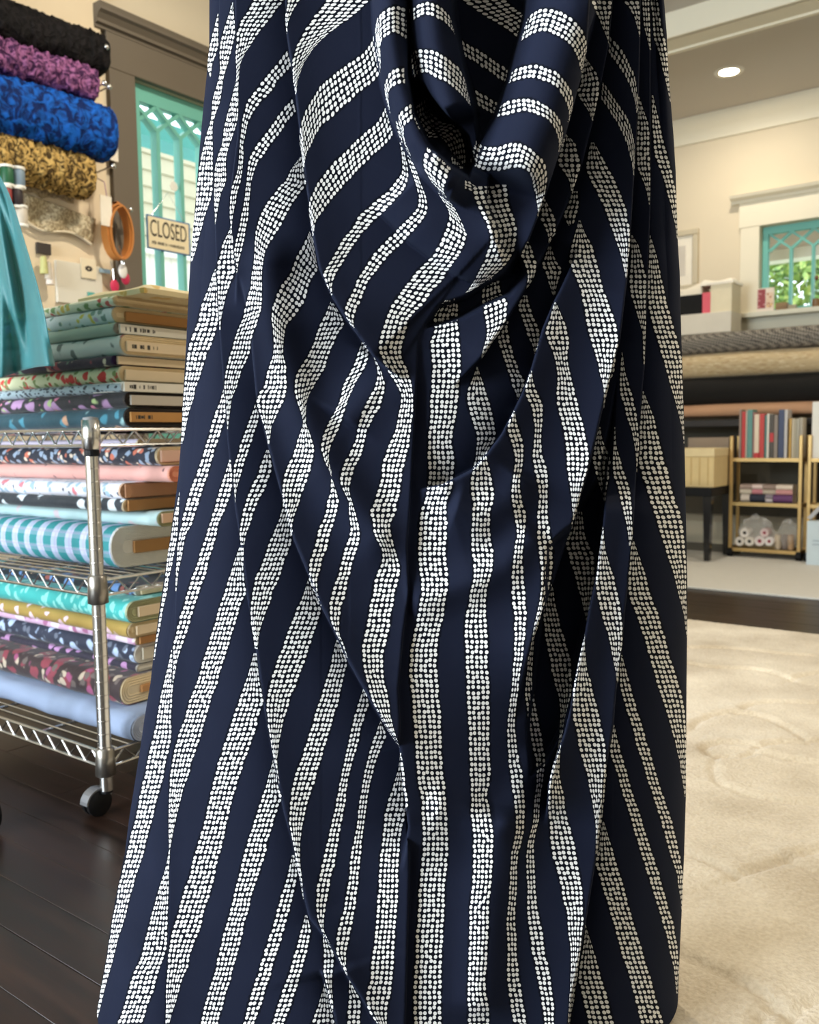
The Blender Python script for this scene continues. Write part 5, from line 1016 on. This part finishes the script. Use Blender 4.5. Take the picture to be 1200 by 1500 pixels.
6| 957,371.5,376 975,367,377.5 993,361.7,380 1017,352.5,385 1030,348,386.7 1042,344,381.7 1058,338,377.5 1067,335,376.7 1083,330,370 1100,325,364 1117,319,358 1133,315,353 1150,311,347.5 1167,307,342.5 1183,303,338 1200,300,334 1217,295,331 1233,290,327 1250,285,323 1267,281,317.5 1283,277,315 1300,270,311 1317,266,306 1333,261,300 1350,256,297 1367,251,291 1383,247.5,285 1400,246,278 1417,245,276 1433,244,268 1450,243,263 1467,243,258 1483,243,252.5 1500,242.5,248
6| 1240,248,248.7 1250,246.7,248.7 1275,241.7,247.5 1300,233,247 1320,227.5,246.7 1340,222,246 1357,217,246 1377,212,245 1397,207,243 1411,202,237 1425,195,232 1448,188,227 1472,182,217 1500,171,209 1620,130,165
3| 531,500,533,500 523,520,541,513 515,540,538,530 507,555,532,545 500,572,523,558 496,590,515,575 487,608,508,593 478,623,503,613 472.5,638,497,628 470,650,490,643 471,662,485,655 475,675,482,667 482,688,483,680 485,697,486,694
3| 703,485,487 720,484,493 738,478,497 750,477,494 767,470,489 783,464,484 800,461,481 817,455,474 833,452,470 847,452,466 858,455,465 870,462,465.5 890,471,472
3| 524,548,549 548,553,560 568,548,565 583,540,561 600,531.5,556 615,526,546 627,523,540 643,521,536 657,515,533 672,507,527 686,500,520 700,498,516 713,500,512 725,506,513 735,511,516 750,511,521 767,513,525 780,513,528 792,509,527 808,503,522.5 825,499,517 842,495,513 858,489,509 875,484,506 887,482,501 900,483,499 917,487,497.5 930,493,498 942,500,503 967,509,510
6| 845,452.5,453 865,446,461 880,440,467 894,433,471 912,427,466 928,420,460 944,415,455 960,409,450 975,403,445 992,397.5,438 1000,395,437 1017,392,428 1033,390,423 1050,391,418 1067,393,413 1083,396,410 1100,399,407.5 1117,402.5,406 1133,406,407.5 1150,409,409.5
5| 1113,400,401.5 1131,395,405 1152,389,408 1168,383,413 1183,378,408 1198,373,403 1216,368,398 1230,363,393 1250,357,390 1267,353,384 1283,349,380 1300,345,373 1317,341,368 1333,337,365 1350,332,359 1367,327,356 1383,324,352 1400,319,347.5 1417,316,342 1433,311,339 1450,306,333 1467,301,329 1483,297,324 1500,293,320 1620,262,288
5| 937,493,496 955,488,503 970,485,509 987,480,505 1000,476,502 1027,468,497 1045,461,491 1068,455,485 1085,449,479 1105,443,473 1123,436,468 1148,429,461 1165,426,455 1185,424,449 1203,423,445 1220,426,442 1240,430,439.5 1250,432,440 1267,434,440 1283,438,442 1317,444,445
3| 1252,428,431 1280,421,436 1300,415,433 1320,409,428 1340,404,423 1357,399,418 1375,393,413 1393,387,408 1410,382,402 1430,376,397 1450,369,390 1470,363,384 1500,356,373 1620,325,345
3| 1341,447,450 1362,441,456 1382,435,453 1403,429,448 1421,424,443 1438,418,438 1455,412,433 1475,405,427 1492,400,420 1500,398,417 1620,365,385
3| 1010,531.7,535 1030,525,541 1048,519,536 1065,515,530 1083,511,527 1103,507,521 1125,502,515 1145,498,510 1163,494,508 1180,491,506 1200,487,502 1220,482,498 1250,475,494 1267,471,491 1283,467.5,486 1300,464,483 1317,463,480 1333,463,477 1350,466,475 1360,470,474 1370,473,477.5 1383,473,484 1400,474,490 1417,473,489 1433,475,487.5 1450,480,487 1467,483,488 1482,487,488
5| 1442,475,478 1460,470,481 1480,463,487 1500,455,491 1620,425,470
3| 1057,557,558 1067,553,562 1075,550,566 1088,545,563 1100,541,557 1117,537,551 1135,533,546 1153,530,542 1168,527,539 1183,525,537 1200,523.5,535 1217,521,532.5 1233,518,530.5 1250,514,529.5 1267,512,528 1283,511,526 1300,508,525 1317,506,523 1333,503,520 1350,497.5,517 1367,494,514 1383,492,511 1392,492,508 1400,494,507.5 1417,502,507 1430,508,509.5
3| 1437,511.5,513 1452,511,521 1467,510.5,529 1483,509,529 1500,508,528 1620,500,525
5| 1103,586.5,587.5 1128,583,592 1147,577,594 1165,571,597 1180,566,598 1197,562.5,594 1213,561,590 1233,560,586 1250,557,586 1275,555,584 1300,554,584 1325,552,583 1350,551,581 1375,548,579 1400,545,578 1417,543,577 1433,542,576 1450,537.5,574 1463,536,572 1475,537.5,569 1487,543,567 1500,552.5,567
'''
SIL_L = [(-335, 575), (-320, 540), (-300, 490), (-270, 420), (-235, 355), (-200, 322), (-160, 310), (0, 306.7), (67, 306.5), (108, 303), (167, 297), (217, 292.5), (250, 290), (300, 286), (383, 279), (417, 277), (467, 274.5), (500, 273), (550, 270), (600, 267), (650, 265), (700, 261), (750, 254.5), (800, 247.5), (850, 240), (900, 232.5), (950, 226), (1000, 220.5), (1050, 212), (1100, 205), (1150, 197), (1200, 189), (1250, 183), (1300, 172.5), (1350, 163), (1400, 156), (1450, 147), (1500, 139), (1640, 118)]
SIL_R = [(-335, 705), (-320, 740), (-300, 790), (-270, 860), (-235, 925), (-200, 955), (-160, 964), (0, 973), (50, 977), (100, 979), (150, 983), (200, 987), (250, 990), (350, 993), (400, 996), (500, 998.5), (600, 1002), (650, 1003), (750, 1005), (850, 1007), (917, 1007), (1000, 1006), (1167, 1005), (1250, 1002.5), (1333, 999), (1417, 995), (1500, 992.5), (1640, 988)]
# folds: (kind, height in m, falloff px, valley in m, points). E = the layer on the right overlaps, F = the layer on the left overlaps
FOLDS = [
 ('E', .016, 60, .010, [(320, -160), (320, 0), (320, 75), (322, 110), (312, 180), (312, 280), (315, 330), (318, 420), (322, 490), (328, 570), (333, 640), (338, 690), (344, 740), (352, 790), (357, 830), (361, 868), (367, 900), (375, 950), (386, 1030), (398, 1100), (408, 1150), (416, 1190), (426, 1225), (442, 1300), (453, 1345), (472, 1368), (492, 1400), (508, 1430), (530, 1462), (553, 1500), (590, 1560)]),
 ('E', .014, 45, .008, [(345, -160), (345, 40), (346, 110), (349, 145), (348, 200), (340, 260), (337, 310), (342, 370), (346, 400), (347, 450)]),
 ('E', .024, 80, .022, [(418, -160), (418, 0), (420, 50), (433, 140), (440, 200), (445, 250), (453, 300), (458, 345), (468, 395), (486, 435), (505, 465), (526, 494), (548, 524), (575, 545), (600, 560)]),
 ('E', .022, 75, .020, [(355, 400), (368, 500), (376, 587), (392, 650), (410, 715), (430, 790), (453, 845), (471, 890), (487, 920), (509, 967), (532, 1008), (556, 1050), (585, 1095), (590, 1150), (598, 1210), (590, 1280)]),
 ('S', .012, 34, 0, [(392, 330), (390, 440), (408, 505), (425, 555), (440, 600), (462, 650), (482, 688), (508, 725), (540, 765), (562, 795), (585, 825)]),
 ('E', .012, 50, .010, [(270, 730), (258, 840), (254, 960), (251, 1050), (248, 1150), (247.5, 1250), (246, 1380), (243, 1500), (240, 1640)]),
 ('E', .010, 40, .008, [(470, 1420), (480, 1455), (489, 1485), (500, 1560)]),
 # right half
 ('F', .030, 55, .018, [(866, -160), (864, 0), (860, 70), (853, 107), (840, 155), (833, 182), (825, 210), (817, 232), (803, 275), (788, 318), (775, 352), (745, 400)]),
 ('F', .016, 45, .020, [(898, -160), (897, 10), (892, 63), (883, 110), (869, 177), (853, 240), (837, 285), (820, 325), (805, 357), (788, 390), (771, 423), (740, 475), (705, 525), (660, 570)]),
 ('F', .026, 60, .030, [(939, -160), (938, 40), (935, 160), (930, 240), (920, 400), (908, 500), (885, 590), (862, 690), (843, 755), (825, 810), (805, 870), (793, 905), (780, 940), (765, 1000), (752, 1060)]),
 ('E', .024, 60, .020, [(850, 360), (820, 425), (812, 440), (795, 480), (778, 540), (765, 575), (753, 600), (735, 635), (715, 662), (690, 688), (650, 708), (610, 720)]),
 ('F', .018, 50, .020, [(953, -160), (953, 0), (953, 290), (948, 430), (945, 530), (940, 580), (936, 660), (932, 690), (927, 790), (921, 850), (915, 900), (911, 960), (903, 1010), (899, 1060), (889, 1120), (880, 1200), (873, 1260), (860, 1340), (850, 1400), (838, 1460), (833, 1500), (820, 1640)]),
 ('E', .024, 50, .030, [(890, 700), (883, 770), (874, 840), (863, 890), (857, 927), (848, 965), (841, 1000), (835, 1040), (826, 1075), (812, 1115), (803, 1150), (800, 1210)]),
 ('F', .005, 30, .004, [(612, 470), (608, 600), (600, 740), (596, 800), (598, 870), (590, 930), (583, 1010), (590, 1130), (600, 1250), (596, 1400), (590, 1640)]),
 ('S', .010, 30, 0, [(655, 745), (700, 760), (745, 735), (770, 690)]),
 ('S', .010, 28, 0, [(590, 880), (640, 870), (700, 850), (740, 830), (790, 770)]),
 ('S', .008, 26, 0, [(620, 1180), (680, 1190), (730, 1215), (760, 1180), (800, 1090)]),
 ('S', .010, 34, 0, [(500, 620), (540, 560), (560, 520)]),
 ('S', .012, 40, 0, [(700, 1500), (720, 1300), (755, 1180)]),
 # ridges of the cowl
 ('T', .034, 27, 0, [(570, -160), (572, 0), (575, 60), (585, 120), (598, 165), (615, 205), (640, 240), (668, 270), (700, 285)]),
 ('T', .040, 36, 0, [(632, -160), (632, -10), (640, 60), (650, 110), (662, 150), (672, 185)]),
 ('T', .050, 52, 0, [(835, -160), (825, 0), (800, 100), (780, 170), (757, 230), (735, 275)]),
 ('T', .030, 75, 0, [(600, 250), (650, 300), (705, 340), (735, 330)]),
]
# pockets lying deeper than their surroundings: (depth in m, edge px, polygon)
POCKETS = [
 (.050, 5, [(596, -160), (604, -160), (604, 60), (604, 112), (622, 122), (634, 140), (660, 172), (688, 198), (697, 238), (688, 262), (660, 245), (625, 210), (606, 167), (596, 110)]),
 (.040, 7, [(664, -160), (775, -160), (772, 30), (762, 62), (745, 125), (727, 172), (703, 214), (699, 245), (698, 200), (691, 157), (680, 112), (668, 55), (660, 30)]),
 (.026, 6, [(682, 433), (715, 412), (735, 397), (758, 362), (772, 398), (748, 432), (712, 448), (675, 468), (640, 478), (618, 481), (642, 446)]),
 (.022, 8, [(800, 800), (838, 760), (872, 700), (892, 620), (905, 540), (900, 640), (884, 740), (874, 840), (858, 925), (842, 995), (826, 1070), (800, 1120), (776, 1140), (770, 1060), (785, 950)]),
]
def dist_poly(px, py, pts):
    best = np.full(px.shape, 1e9); sg = np.zeros(px.shape); arc = np.zeros(px.shape); nx_ = np.zeros(px.shape); ny_ = np.zeros(px.shape); acc = 0.0
    P_ = np.array(pts, float); seg = np.hypot(*(P_[1:]-P_[:-1]).T); tot = seg.sum()
    for a, b, l in zip(P_, P_[1:], seg):
        d = b-a; t = np.clip(((px-a[0])*d[0]+(py-a[1])*d[1])/(l*l), 0, 1)
        ex, ey = px-a[0]-t*d[0], py-a[1]-t*d[1]; dd = ex*ex+ey*ey; m = dd < best
        best = np.where(m, dd, best); sg = np.where(m, -(d[0]*ey-d[1]*ex), sg); arc = np.where(m, acc+t*l, arc); nx_ = np.where(m, d[1]/l, nx_); ny_ = np.where(m, -d[0]/l, ny_); acc += l
    return np.sqrt(best), np.sign(sg), arc/tot, nx_, ny_
def sstep(a, b, x): t = np.clip((x-a)/(b-a), 0, 1); return t*t*(3-2*t)
def inside(px, py, poly):
    c = np.zeros(px.shape, bool); n = len(poly)
    for i in range(n):
        (x1, y1), (x2, y2) = poly[i], poly[(i+1) % n]
        if y1 == y2: continue
        m = ((y1 > py) != (y2 > py)) & (px < (x2-x1)*(py-y1)/(y2-y1)+x1); c ^= m
    return c
def fold_height(px, py):
    h = np.zeros(px.shape); sx = np.zeros(px.shape); sy = np.zeros(px.shape)
    for kind, A, wf, V, pts in FOLDS:
        xs = [p[0] for p in pts]; ys = [p[1] for p in pts]; R_ = max(wf*4, 130)
        m = (px > min(xs)-R_) & (px < max(xs)+R_) & (py > min(ys)-R_) & (py < max(ys)+R_)
        if not m.any(): continue
        d, s, u, nx_, ny_ = dist_poly(px[m], py[m], pts)
        tap = sstep(0, .10, u) if ys[0] > -150 else np.ones_like(u)
        tap = tap*(1-sstep(.90, 1, u)) if ys[-1] < 1600 else tap
        if kind == 'S': h[m] += tap*A*np.exp(-(d/wf)**2)
        elif kind == 'T': h[m] += tap*A*np.sqrt(np.clip(1-(d/wf)**2, 0, 1))
        else:
            w0 = 4.0; oa = 5.2*min(1, A/.012); q = d*s*(1 if kind == 'E' else -1)-oa*tap
            front = A*np.exp(-np.maximum(q, 0)/wf)
            back = A*(1-sstep(0, w0, -q)) - V*sstep(0, w0, -q)*np.exp(-np.maximum(-q-w0, 0)/(wf*.75))
            h[m] += tap*np.where(q >= 0, front, back)
            ov = -oa*tap*np.where(q >= 0, np.clip(1-q/16, 0, 1)**2, 1-sstep(0, w0, -q))*(1 if kind == 'E' else -1)   # the upper layer overhangs
            sx[m] += ov*nx_; sy[m] += ov*ny_
    for dep, ed, poly in POCKETS:
        xs = [p[0] for p in poly]; ys = [p[1] for p in poly]
        m = (px > min(xs)-20) & (px < max(xs)+20) & (py > min(ys)-20) & (py < max(ys)+20)
        d, s, u, _, _ = dist_poly(px[m], py[m], poly+[poly[0]]); ins = inside(px[m], py[m], poly)
        h[m] -= dep*np.where(ins, sstep(0, ed, d), 0)
    return h, sx, sy
def cloth():
    NY, NX = 820, 700; Y0, DEP = 1.03, .17
    rows = np.linspace(-330, 1622, NY); th = np.linspace(math.pi, 0, NX)
    cth = np.cos(th)
    xl = np.interp(rows, *zip(*SIL_L)); xr = np.interp(rows, *zip(*SIL_R))
    px = ((xl+xr)/2)[:, None]+((xr-xl)/2)[:, None]*cth[None, :]; py = np.repeat(rows[:, None], NX, 1)
    u = np.repeat(cth[None, :], NY, 0); prof = np.sqrt(np.clip(1-u*u, 0, 1))
    h, sx, sy = fold_height(px, py); h = h*1.45; dmp = np.clip(prof*2.2, 0, 1)
    px = px+sx*dmp; py = py+sy*dmp
    for _ in range(1):   # soften
        h[1:-1, 1:-1] = (h[1:-1, 1:-1]*4+h[:-2, 1:-1]+h[2:, 1:-1]+h[1:-1, :-2]+h[1:-1, 2:])/8
    h = h*np.clip(prof*3.2, 0, 1)
    wsc = np.clip((xr-xl)/650, .2, 1)[:, None]; fd = Y0-DEP*wsc*prof**.9-h*np.clip(wsc*1.4-.4, 0, 1)                         # distance along the view's level direction
    # level camera frame -> room
    dx = (px-PCX)/FPX; dy = (py-PCY)/FPX
    D = CF[None, None]+dx[..., None]*CR+(-dy)[..., None]*CU
    lev = np.array([CF[0], CF[1]])/math.hypot(CF[0], CF[1])
    k = fd/(D[..., 0]*lev[0]+D[..., 1]*lev[1])
    front = CAM0+D*k[..., None]
    # back half of the drape
    thb = np.linspace(0, math.pi, 150)[1:-1]; ub = np.cos(thb); pb = np.sqrt(1-ub*ub)
    pxb = ((xl+xr)/2)[:, None]+((xr-xl)/2)[:, None]*(ub*.985)[None, :]; dxb = (pxb-PCX)/FPX; dyb = ((np.repeat(rows[:, None], len(ub), 1))-PCY)/FPX
    Db = CF[None, None]+dxb[..., None]*CR+(-dyb)[..., None]*CU
    fb = Y0+.10*wsc*pb[None, :]+.012*np.sin(ub*26+rows[:, None]*.002)*pb[None, :]
    back = CAM0+Db*(fb/(Db[..., 0]*lev[0]+Db[..., 1]*lev[1]))[..., None]
    V = np.concatenate([front, back], 1); C = V.shape[1]
    for c in range(C):           # the hem rests on the rug and floor
        low = np.nonzero(V[:, c, 2] < .031)[0]
        if len(low): V[low[0]:, c] = V[max(low[0]-1, 0), c]; V[low[0]:, c, 2] = .031
        else: V[-1, c, :2] = V[-2, c, :2]; V[-1, c, 2] = .031
    idx = np.arange(NY*C).reshape(NY, C); nx = np.roll(idx, -1, 1)
    F = np.stack([idx[:-1], idx[1:], nx[1:], nx[:-1]], -1).reshape(-1, 4)     # all quads, wrapping round
    me = bpy.data.meshes.new('draped_cloth'); nv, nf = NY*C, len(F)
    me.vertices.add(nv); me.vertices.foreach_set('co', V.reshape(-1).astype(np.float32))
    me.loops.add(nf*4); me.loops.foreach_set('vertex_index', F.reshape(-1).astype(np.int32))
    me.polygons.add(nf); me.polygons.foreach_set('loop_start', np.arange(0, nf*4, 4, dtype=np.int32)); me.polygons.foreach_set('loop_total', np.full(nf, 4, np.int32))
    me.polygons.foreach_set('use_smooth', np.ones(nf, bool))
    # print coordinates per face corner
    uv = np.zeros((nf, 4, 2), np.float32); cnt = np.zeros((nf, 4, 2), np.float32)
    PX = np.full((NY, C), -999.); PY = np.full((NY, C), -999.); PX[:, :NX] = px; PY[:, :NX] = py
    fx = PX.reshape(-1)[F]; fy = PY.reshape(-1)[F]
    ccx = fx.mean(1).reshape(NY-1, C)[:, :NX-1]; ccy = fy.mean(1).reshape(NY-1, C)[:, :NX-1]
    done = np.zeros((NY-1, NX-1), bool); fid = np.arange(nf).reshape(NY-1, C)[:, :NX-1]
    rs = rows[1]-rows[0]; base = ((xl+xr)/2)[:, None]+((xr-xl)/2)[:, None]*cth[None, :]
    for bi, line in enumerate([l for l in BANDS.strip().split('\n') if l.strip()]):
        n, rest_ = line.split('|'); n = int(n); secs = []
        for tok in rest_.split():
            q = [float(v) for v in tok.split(',')]
            secs.append((q[1], q[0], q[2], q[0]) if len(q) == 3 else tuple(q))
        if secs[0][1] <= 3 and len(secs) > 1:      # carry bands on above the frame
            a_, b_ = np.array(secs[0]), np.array(secs[1]); k_ = min(6.0, 330/max(8, abs(b_[1]-a_[1]))); secs = [tuple(a_-(b_-a_)*k_)]+secs
        Sx = np.array(secs); cen = (Sx[:, :2]+Sx[:, 2:])/2
        arc = np.concatenate([[0], np.cumsum(np.hypot(*(cen[1:]-cen[:-1]).T))])
        m = max(2, int(arc[-1]/7)+1); ta = np.linspace(0, arc[-1], m)
        def cr(col_):   # smooth interpolation through the sections
            y = Sx[:, col_]; d = np.gradient(y, arc) if len(arc) > 2 else np.full(len(y), (y[-1]-y[0])/arc[-1])
            j = np.clip(np.searchsorted(arc, ta, 'right')-1, 0, len(arc)-2); hh = arc[j+1]-arc[j]; t = (ta-arc[j])/hh
            return (2*t**3-3*t**2+1)*y[j]+(t**3-2*t**2+t)*hh*d[j]+(-2*t**3+3*t**2)*y[j+1]+(t**3-t**2)*hh*d[j+1]
        Q = np.stack([cr(0), cr(1), cr(2), cr(3)], 1)
        for i in range(m-1):
            L0, R0, L1, R1 = Q[i, :2], Q[i, 2:], Q[i+1, :2], Q[i+1, 2:]
            ymin = min(L0[1], R0[1], L1[1], R1[1])-4; ymax = max(L0[1], R0[1], L1[1], R1[1])+4; xmin = min(L0[0], R0[0], L1[0], R1[0])-5; xmax = max(L0[0], R0[0], L1[0], R1[0])+5
            r0 = max(0, int((ymin-rows[0])/rs)-3); r1 = min(NY-1, int((ymax-rows[0])/rs)+5)
            if r1 <= r0: continue
            rm = (r0+r1)//2; row = base[min(rm, NY-2)]; c0 = max(0, np.searchsorted(row, xmin)-9); c1 = min(NX-1, np.searchsorted(row, xmax)+9)
            if c1 <= c0: continue
            X, Y = ccx[r0:r1, c0:c1], ccy[r0:r1, c0:c1]
            d0 = R0-L0; d1 = R1-L1; w0 = np.hypot(*d0)+1e-6; w1 = np.hypot(*d1)+1e-6
            def st(X, Y):
                g0 = (d0[0]*(Y-L0[1])-d0[1]*(X-L0[0]))/w0; g1 = (d1[0]*(Y-L1[1])-d1[1]*(X-L1[0]))/w1
                den = g0-g1; den = np.where(np.abs(den) < 1e-4, 1e-4, den); f = g0/den
                fc = np.clip(f, -.6, 1.6)
                lx = L0[0]+fc*(L1[0]-L0[0]); ly = L0[1]+fc*(L1[1]-L0[1]); ex = d0[0]+fc*(d1[0]-d0[0]); ey = d0[1]+fc*(d1[1]-d0[1]); e2 = ex*ex+ey*ey+1e-6
                return fc, ((X-lx)*ex+(Y-ly)*ey)/e2, np.sqrt(e2)
            f, t, w_ = st(X, Y)
            mar = 1.4/np.maximum(w_, 2)
            ok = (f >= -.001) & (f <= 1.001) & (t > -mar) & (t < 1+mar) & ~done[r0:r1, c0:c1]
            if not ok.any(): continue
            ids = fid[r0:r1, c0:c1][ok]; fc, tc_, _ = st(fx[ids], fy[ids])
            uv[ids, :, 0] = (ta[i]+fc*(ta[i+1]-ta[i]))/7.5+bi*37.0; uv[ids, :, 1] = tc_*n; cnt[ids, :, 0] = n
            dn = done[r0:r1, c0:c1]; dn |= ok
    # under-faces of the overhanging folds carry no band
    qh = h.reshape(NY, NX); jump = np.maximum(np.abs(np.diff(qh, axis=1))[:-1], np.abs(np.diff(qh, axis=0))[:, :-1])
    thr = .0070; cnt[fid[jump > thr]] = 0
    # plain upright bands on the back of the drape
    bx = np.arange(nf).reshape(NY-1, C)[:, NX:C-1]; nb = bx.shape[1]; per = 24
    for c in range(nb):
        if c % per < 10:
            ids = bx[:, c]; uv[ids, 0, 1] = uv[ids, 1, 1] = (c % per)*.5; uv[ids, 2, 1] = uv[ids, 3, 1] = (c % per)*.5+.5
            yy = np.arange(NY-1)*rs/7.5; uv[ids, 0, 0] = uv[ids, 3, 0] = yy; uv[ids, 1, 0] = uv[ids, 2, 0] = yy+rs/7.5; cnt[ids, :, 0] = 5
    me.update(calc_edges=True)
    l1 = me.uv_layers.new(name='print'); l1.data.foreach_set('uv', uv.reshape(-1)); l2 = me.uv_layers.new(name='rows'); l2.data.foreach_set('uv', cnt.reshape(-1))
    me.validate()
    # material: navy rayon with bands of off-white dots on near-black
    m, nt, b = nodes_of('dotted_navy_rayon')
    u1 = N(nt, 'ShaderNodeUVMap', uv_map='print'); u2 = N(nt, 'ShaderNodeUVMap', uv_map='rows')
    s2 = N(nt, 'ShaderNodeSeparateXYZ'); nt.links.new(u2.outputs[0], s2.inputs[0])
    RND = .26; sh_ = N(nt, 'ShaderNodeVectorMath', operation='ADD'); nt.links.new(u1.outputs[0], sh_.inputs[0]); sh_.inputs[1].default_value = (0, RND/2-.5, 0)
    vo = N(nt, 'ShaderNodeTexVoronoi', voronoi_dimensions='2D'); vo.inputs['Scale'].default_value = 1; vo.inputs['Randomness'].default_value = RND; nt.links.new(sh_.outputs[0], vo.inputs['Vector'])
    sp = N(nt, 'ShaderNodeSeparateXYZ'); nt.links.new(vo.outputs['Position'], sp.inputs[0])
    def math_(op, a, b_=None):
        q = N(nt, 'ShaderNodeMath', operation=op)
        for i, v in enumerate((a, b_)):
            if v is None: continue
            if isinstance(v, (int, float)): q.inputs[i].default_value = v
            else: nt.links.new(v, q.inputs[i])
        return q.outputs[0]
    lo = math_('GREATER_THAN', sp.outputs['Y'], -.05); hi = math_('LESS_THAN', sp.outputs['Y'], math_('ADD', s2.outputs['X'], RND-.95))
    band = math_('GREATER_THAN', s2.outputs['X'], .5)
    dm = N(nt, 'ShaderNodeMapRange', interpolation_type='SMOOTHSTEP'); dm.inputs['From Min'].default_value = .41; dm.inputs['From Max'].default_value = .35; nt.links.new(vo.outputs['Distance'], dm.inputs['Value'])
    dot = math_('MULTIPLY', math_('MULTIPLY', dm.outputs[0], band), math_('MULTIPLY', lo, hi))
    tc = N(nt, 'ShaderNodeTexCoord'); no = N(nt, 'ShaderNodeTexNoise'); no.inputs['Scale'].default_value = 14; nt.links.new(tc.outputs['Object'], no.inputs['Vector'])
    nv_ = N(nt, 'ShaderNodeMix', data_type='RGBA'); nt.links.new(no.outputs['Fac'], nv_.inputs['Factor']); nv_.inputs['A'].default_value = (.0082, .0104, .0215, 1); nv_.inputs['B'].default_value = (.0118, .0150, .0315, 1)
    bg = N(nt, 'ShaderNodeMix', data_type='RGBA'); nt.links.new(band, bg.inputs['Factor']); nt.links.new(nv_.outputs['Result'], bg.inputs['A']); bg.inputs['B'].default_value = (.005, .006, .011, 1)
    fc_ = N(nt, 'ShaderNodeMix', data_type='RGBA'); nt.links.new(dot, fc_.inputs['Factor']); nt.links.new(bg.outputs['Result'], fc_.inputs['A']); fc_.inputs['B'].default_value = (.86, .85, .83, 1)
    nt.links.new(fc_.outputs['Result'], b.inputs['Base Color']); b.inputs['Roughness'].default_value = .8; b.inputs['Specular IOR Level'].default_value = .05
    b.inputs['Sheen Weight'].default_value = .02; b.inputs['Sheen Tint'].default_value = (.5, .65, 1, 1)
    n2 = N(nt, 'ShaderNodeTexNoise'); n2.inputs['Scale'].default_value = 420; nt.links.new(tc.outputs['Object'], n2.inputs['Vector'])
    bp = N(nt, 'ShaderNodeBump'); bp.inputs['Strength'].default_value = .12; bp.inputs['Distance'].default_value = .001; nt.links.new(n2.outputs['Fac'], bp.inputs['Height']); nt.links.new(bp.outputs[0], b.inputs['Normal'])
    me.materials.append(m)
    o = bpy.data.objects.new('draped_fabric', me); link(o)
    tag(o, 'navy fabric with bands of white dots draped in cowl folds down to the floor', 'fabric')
cloth()
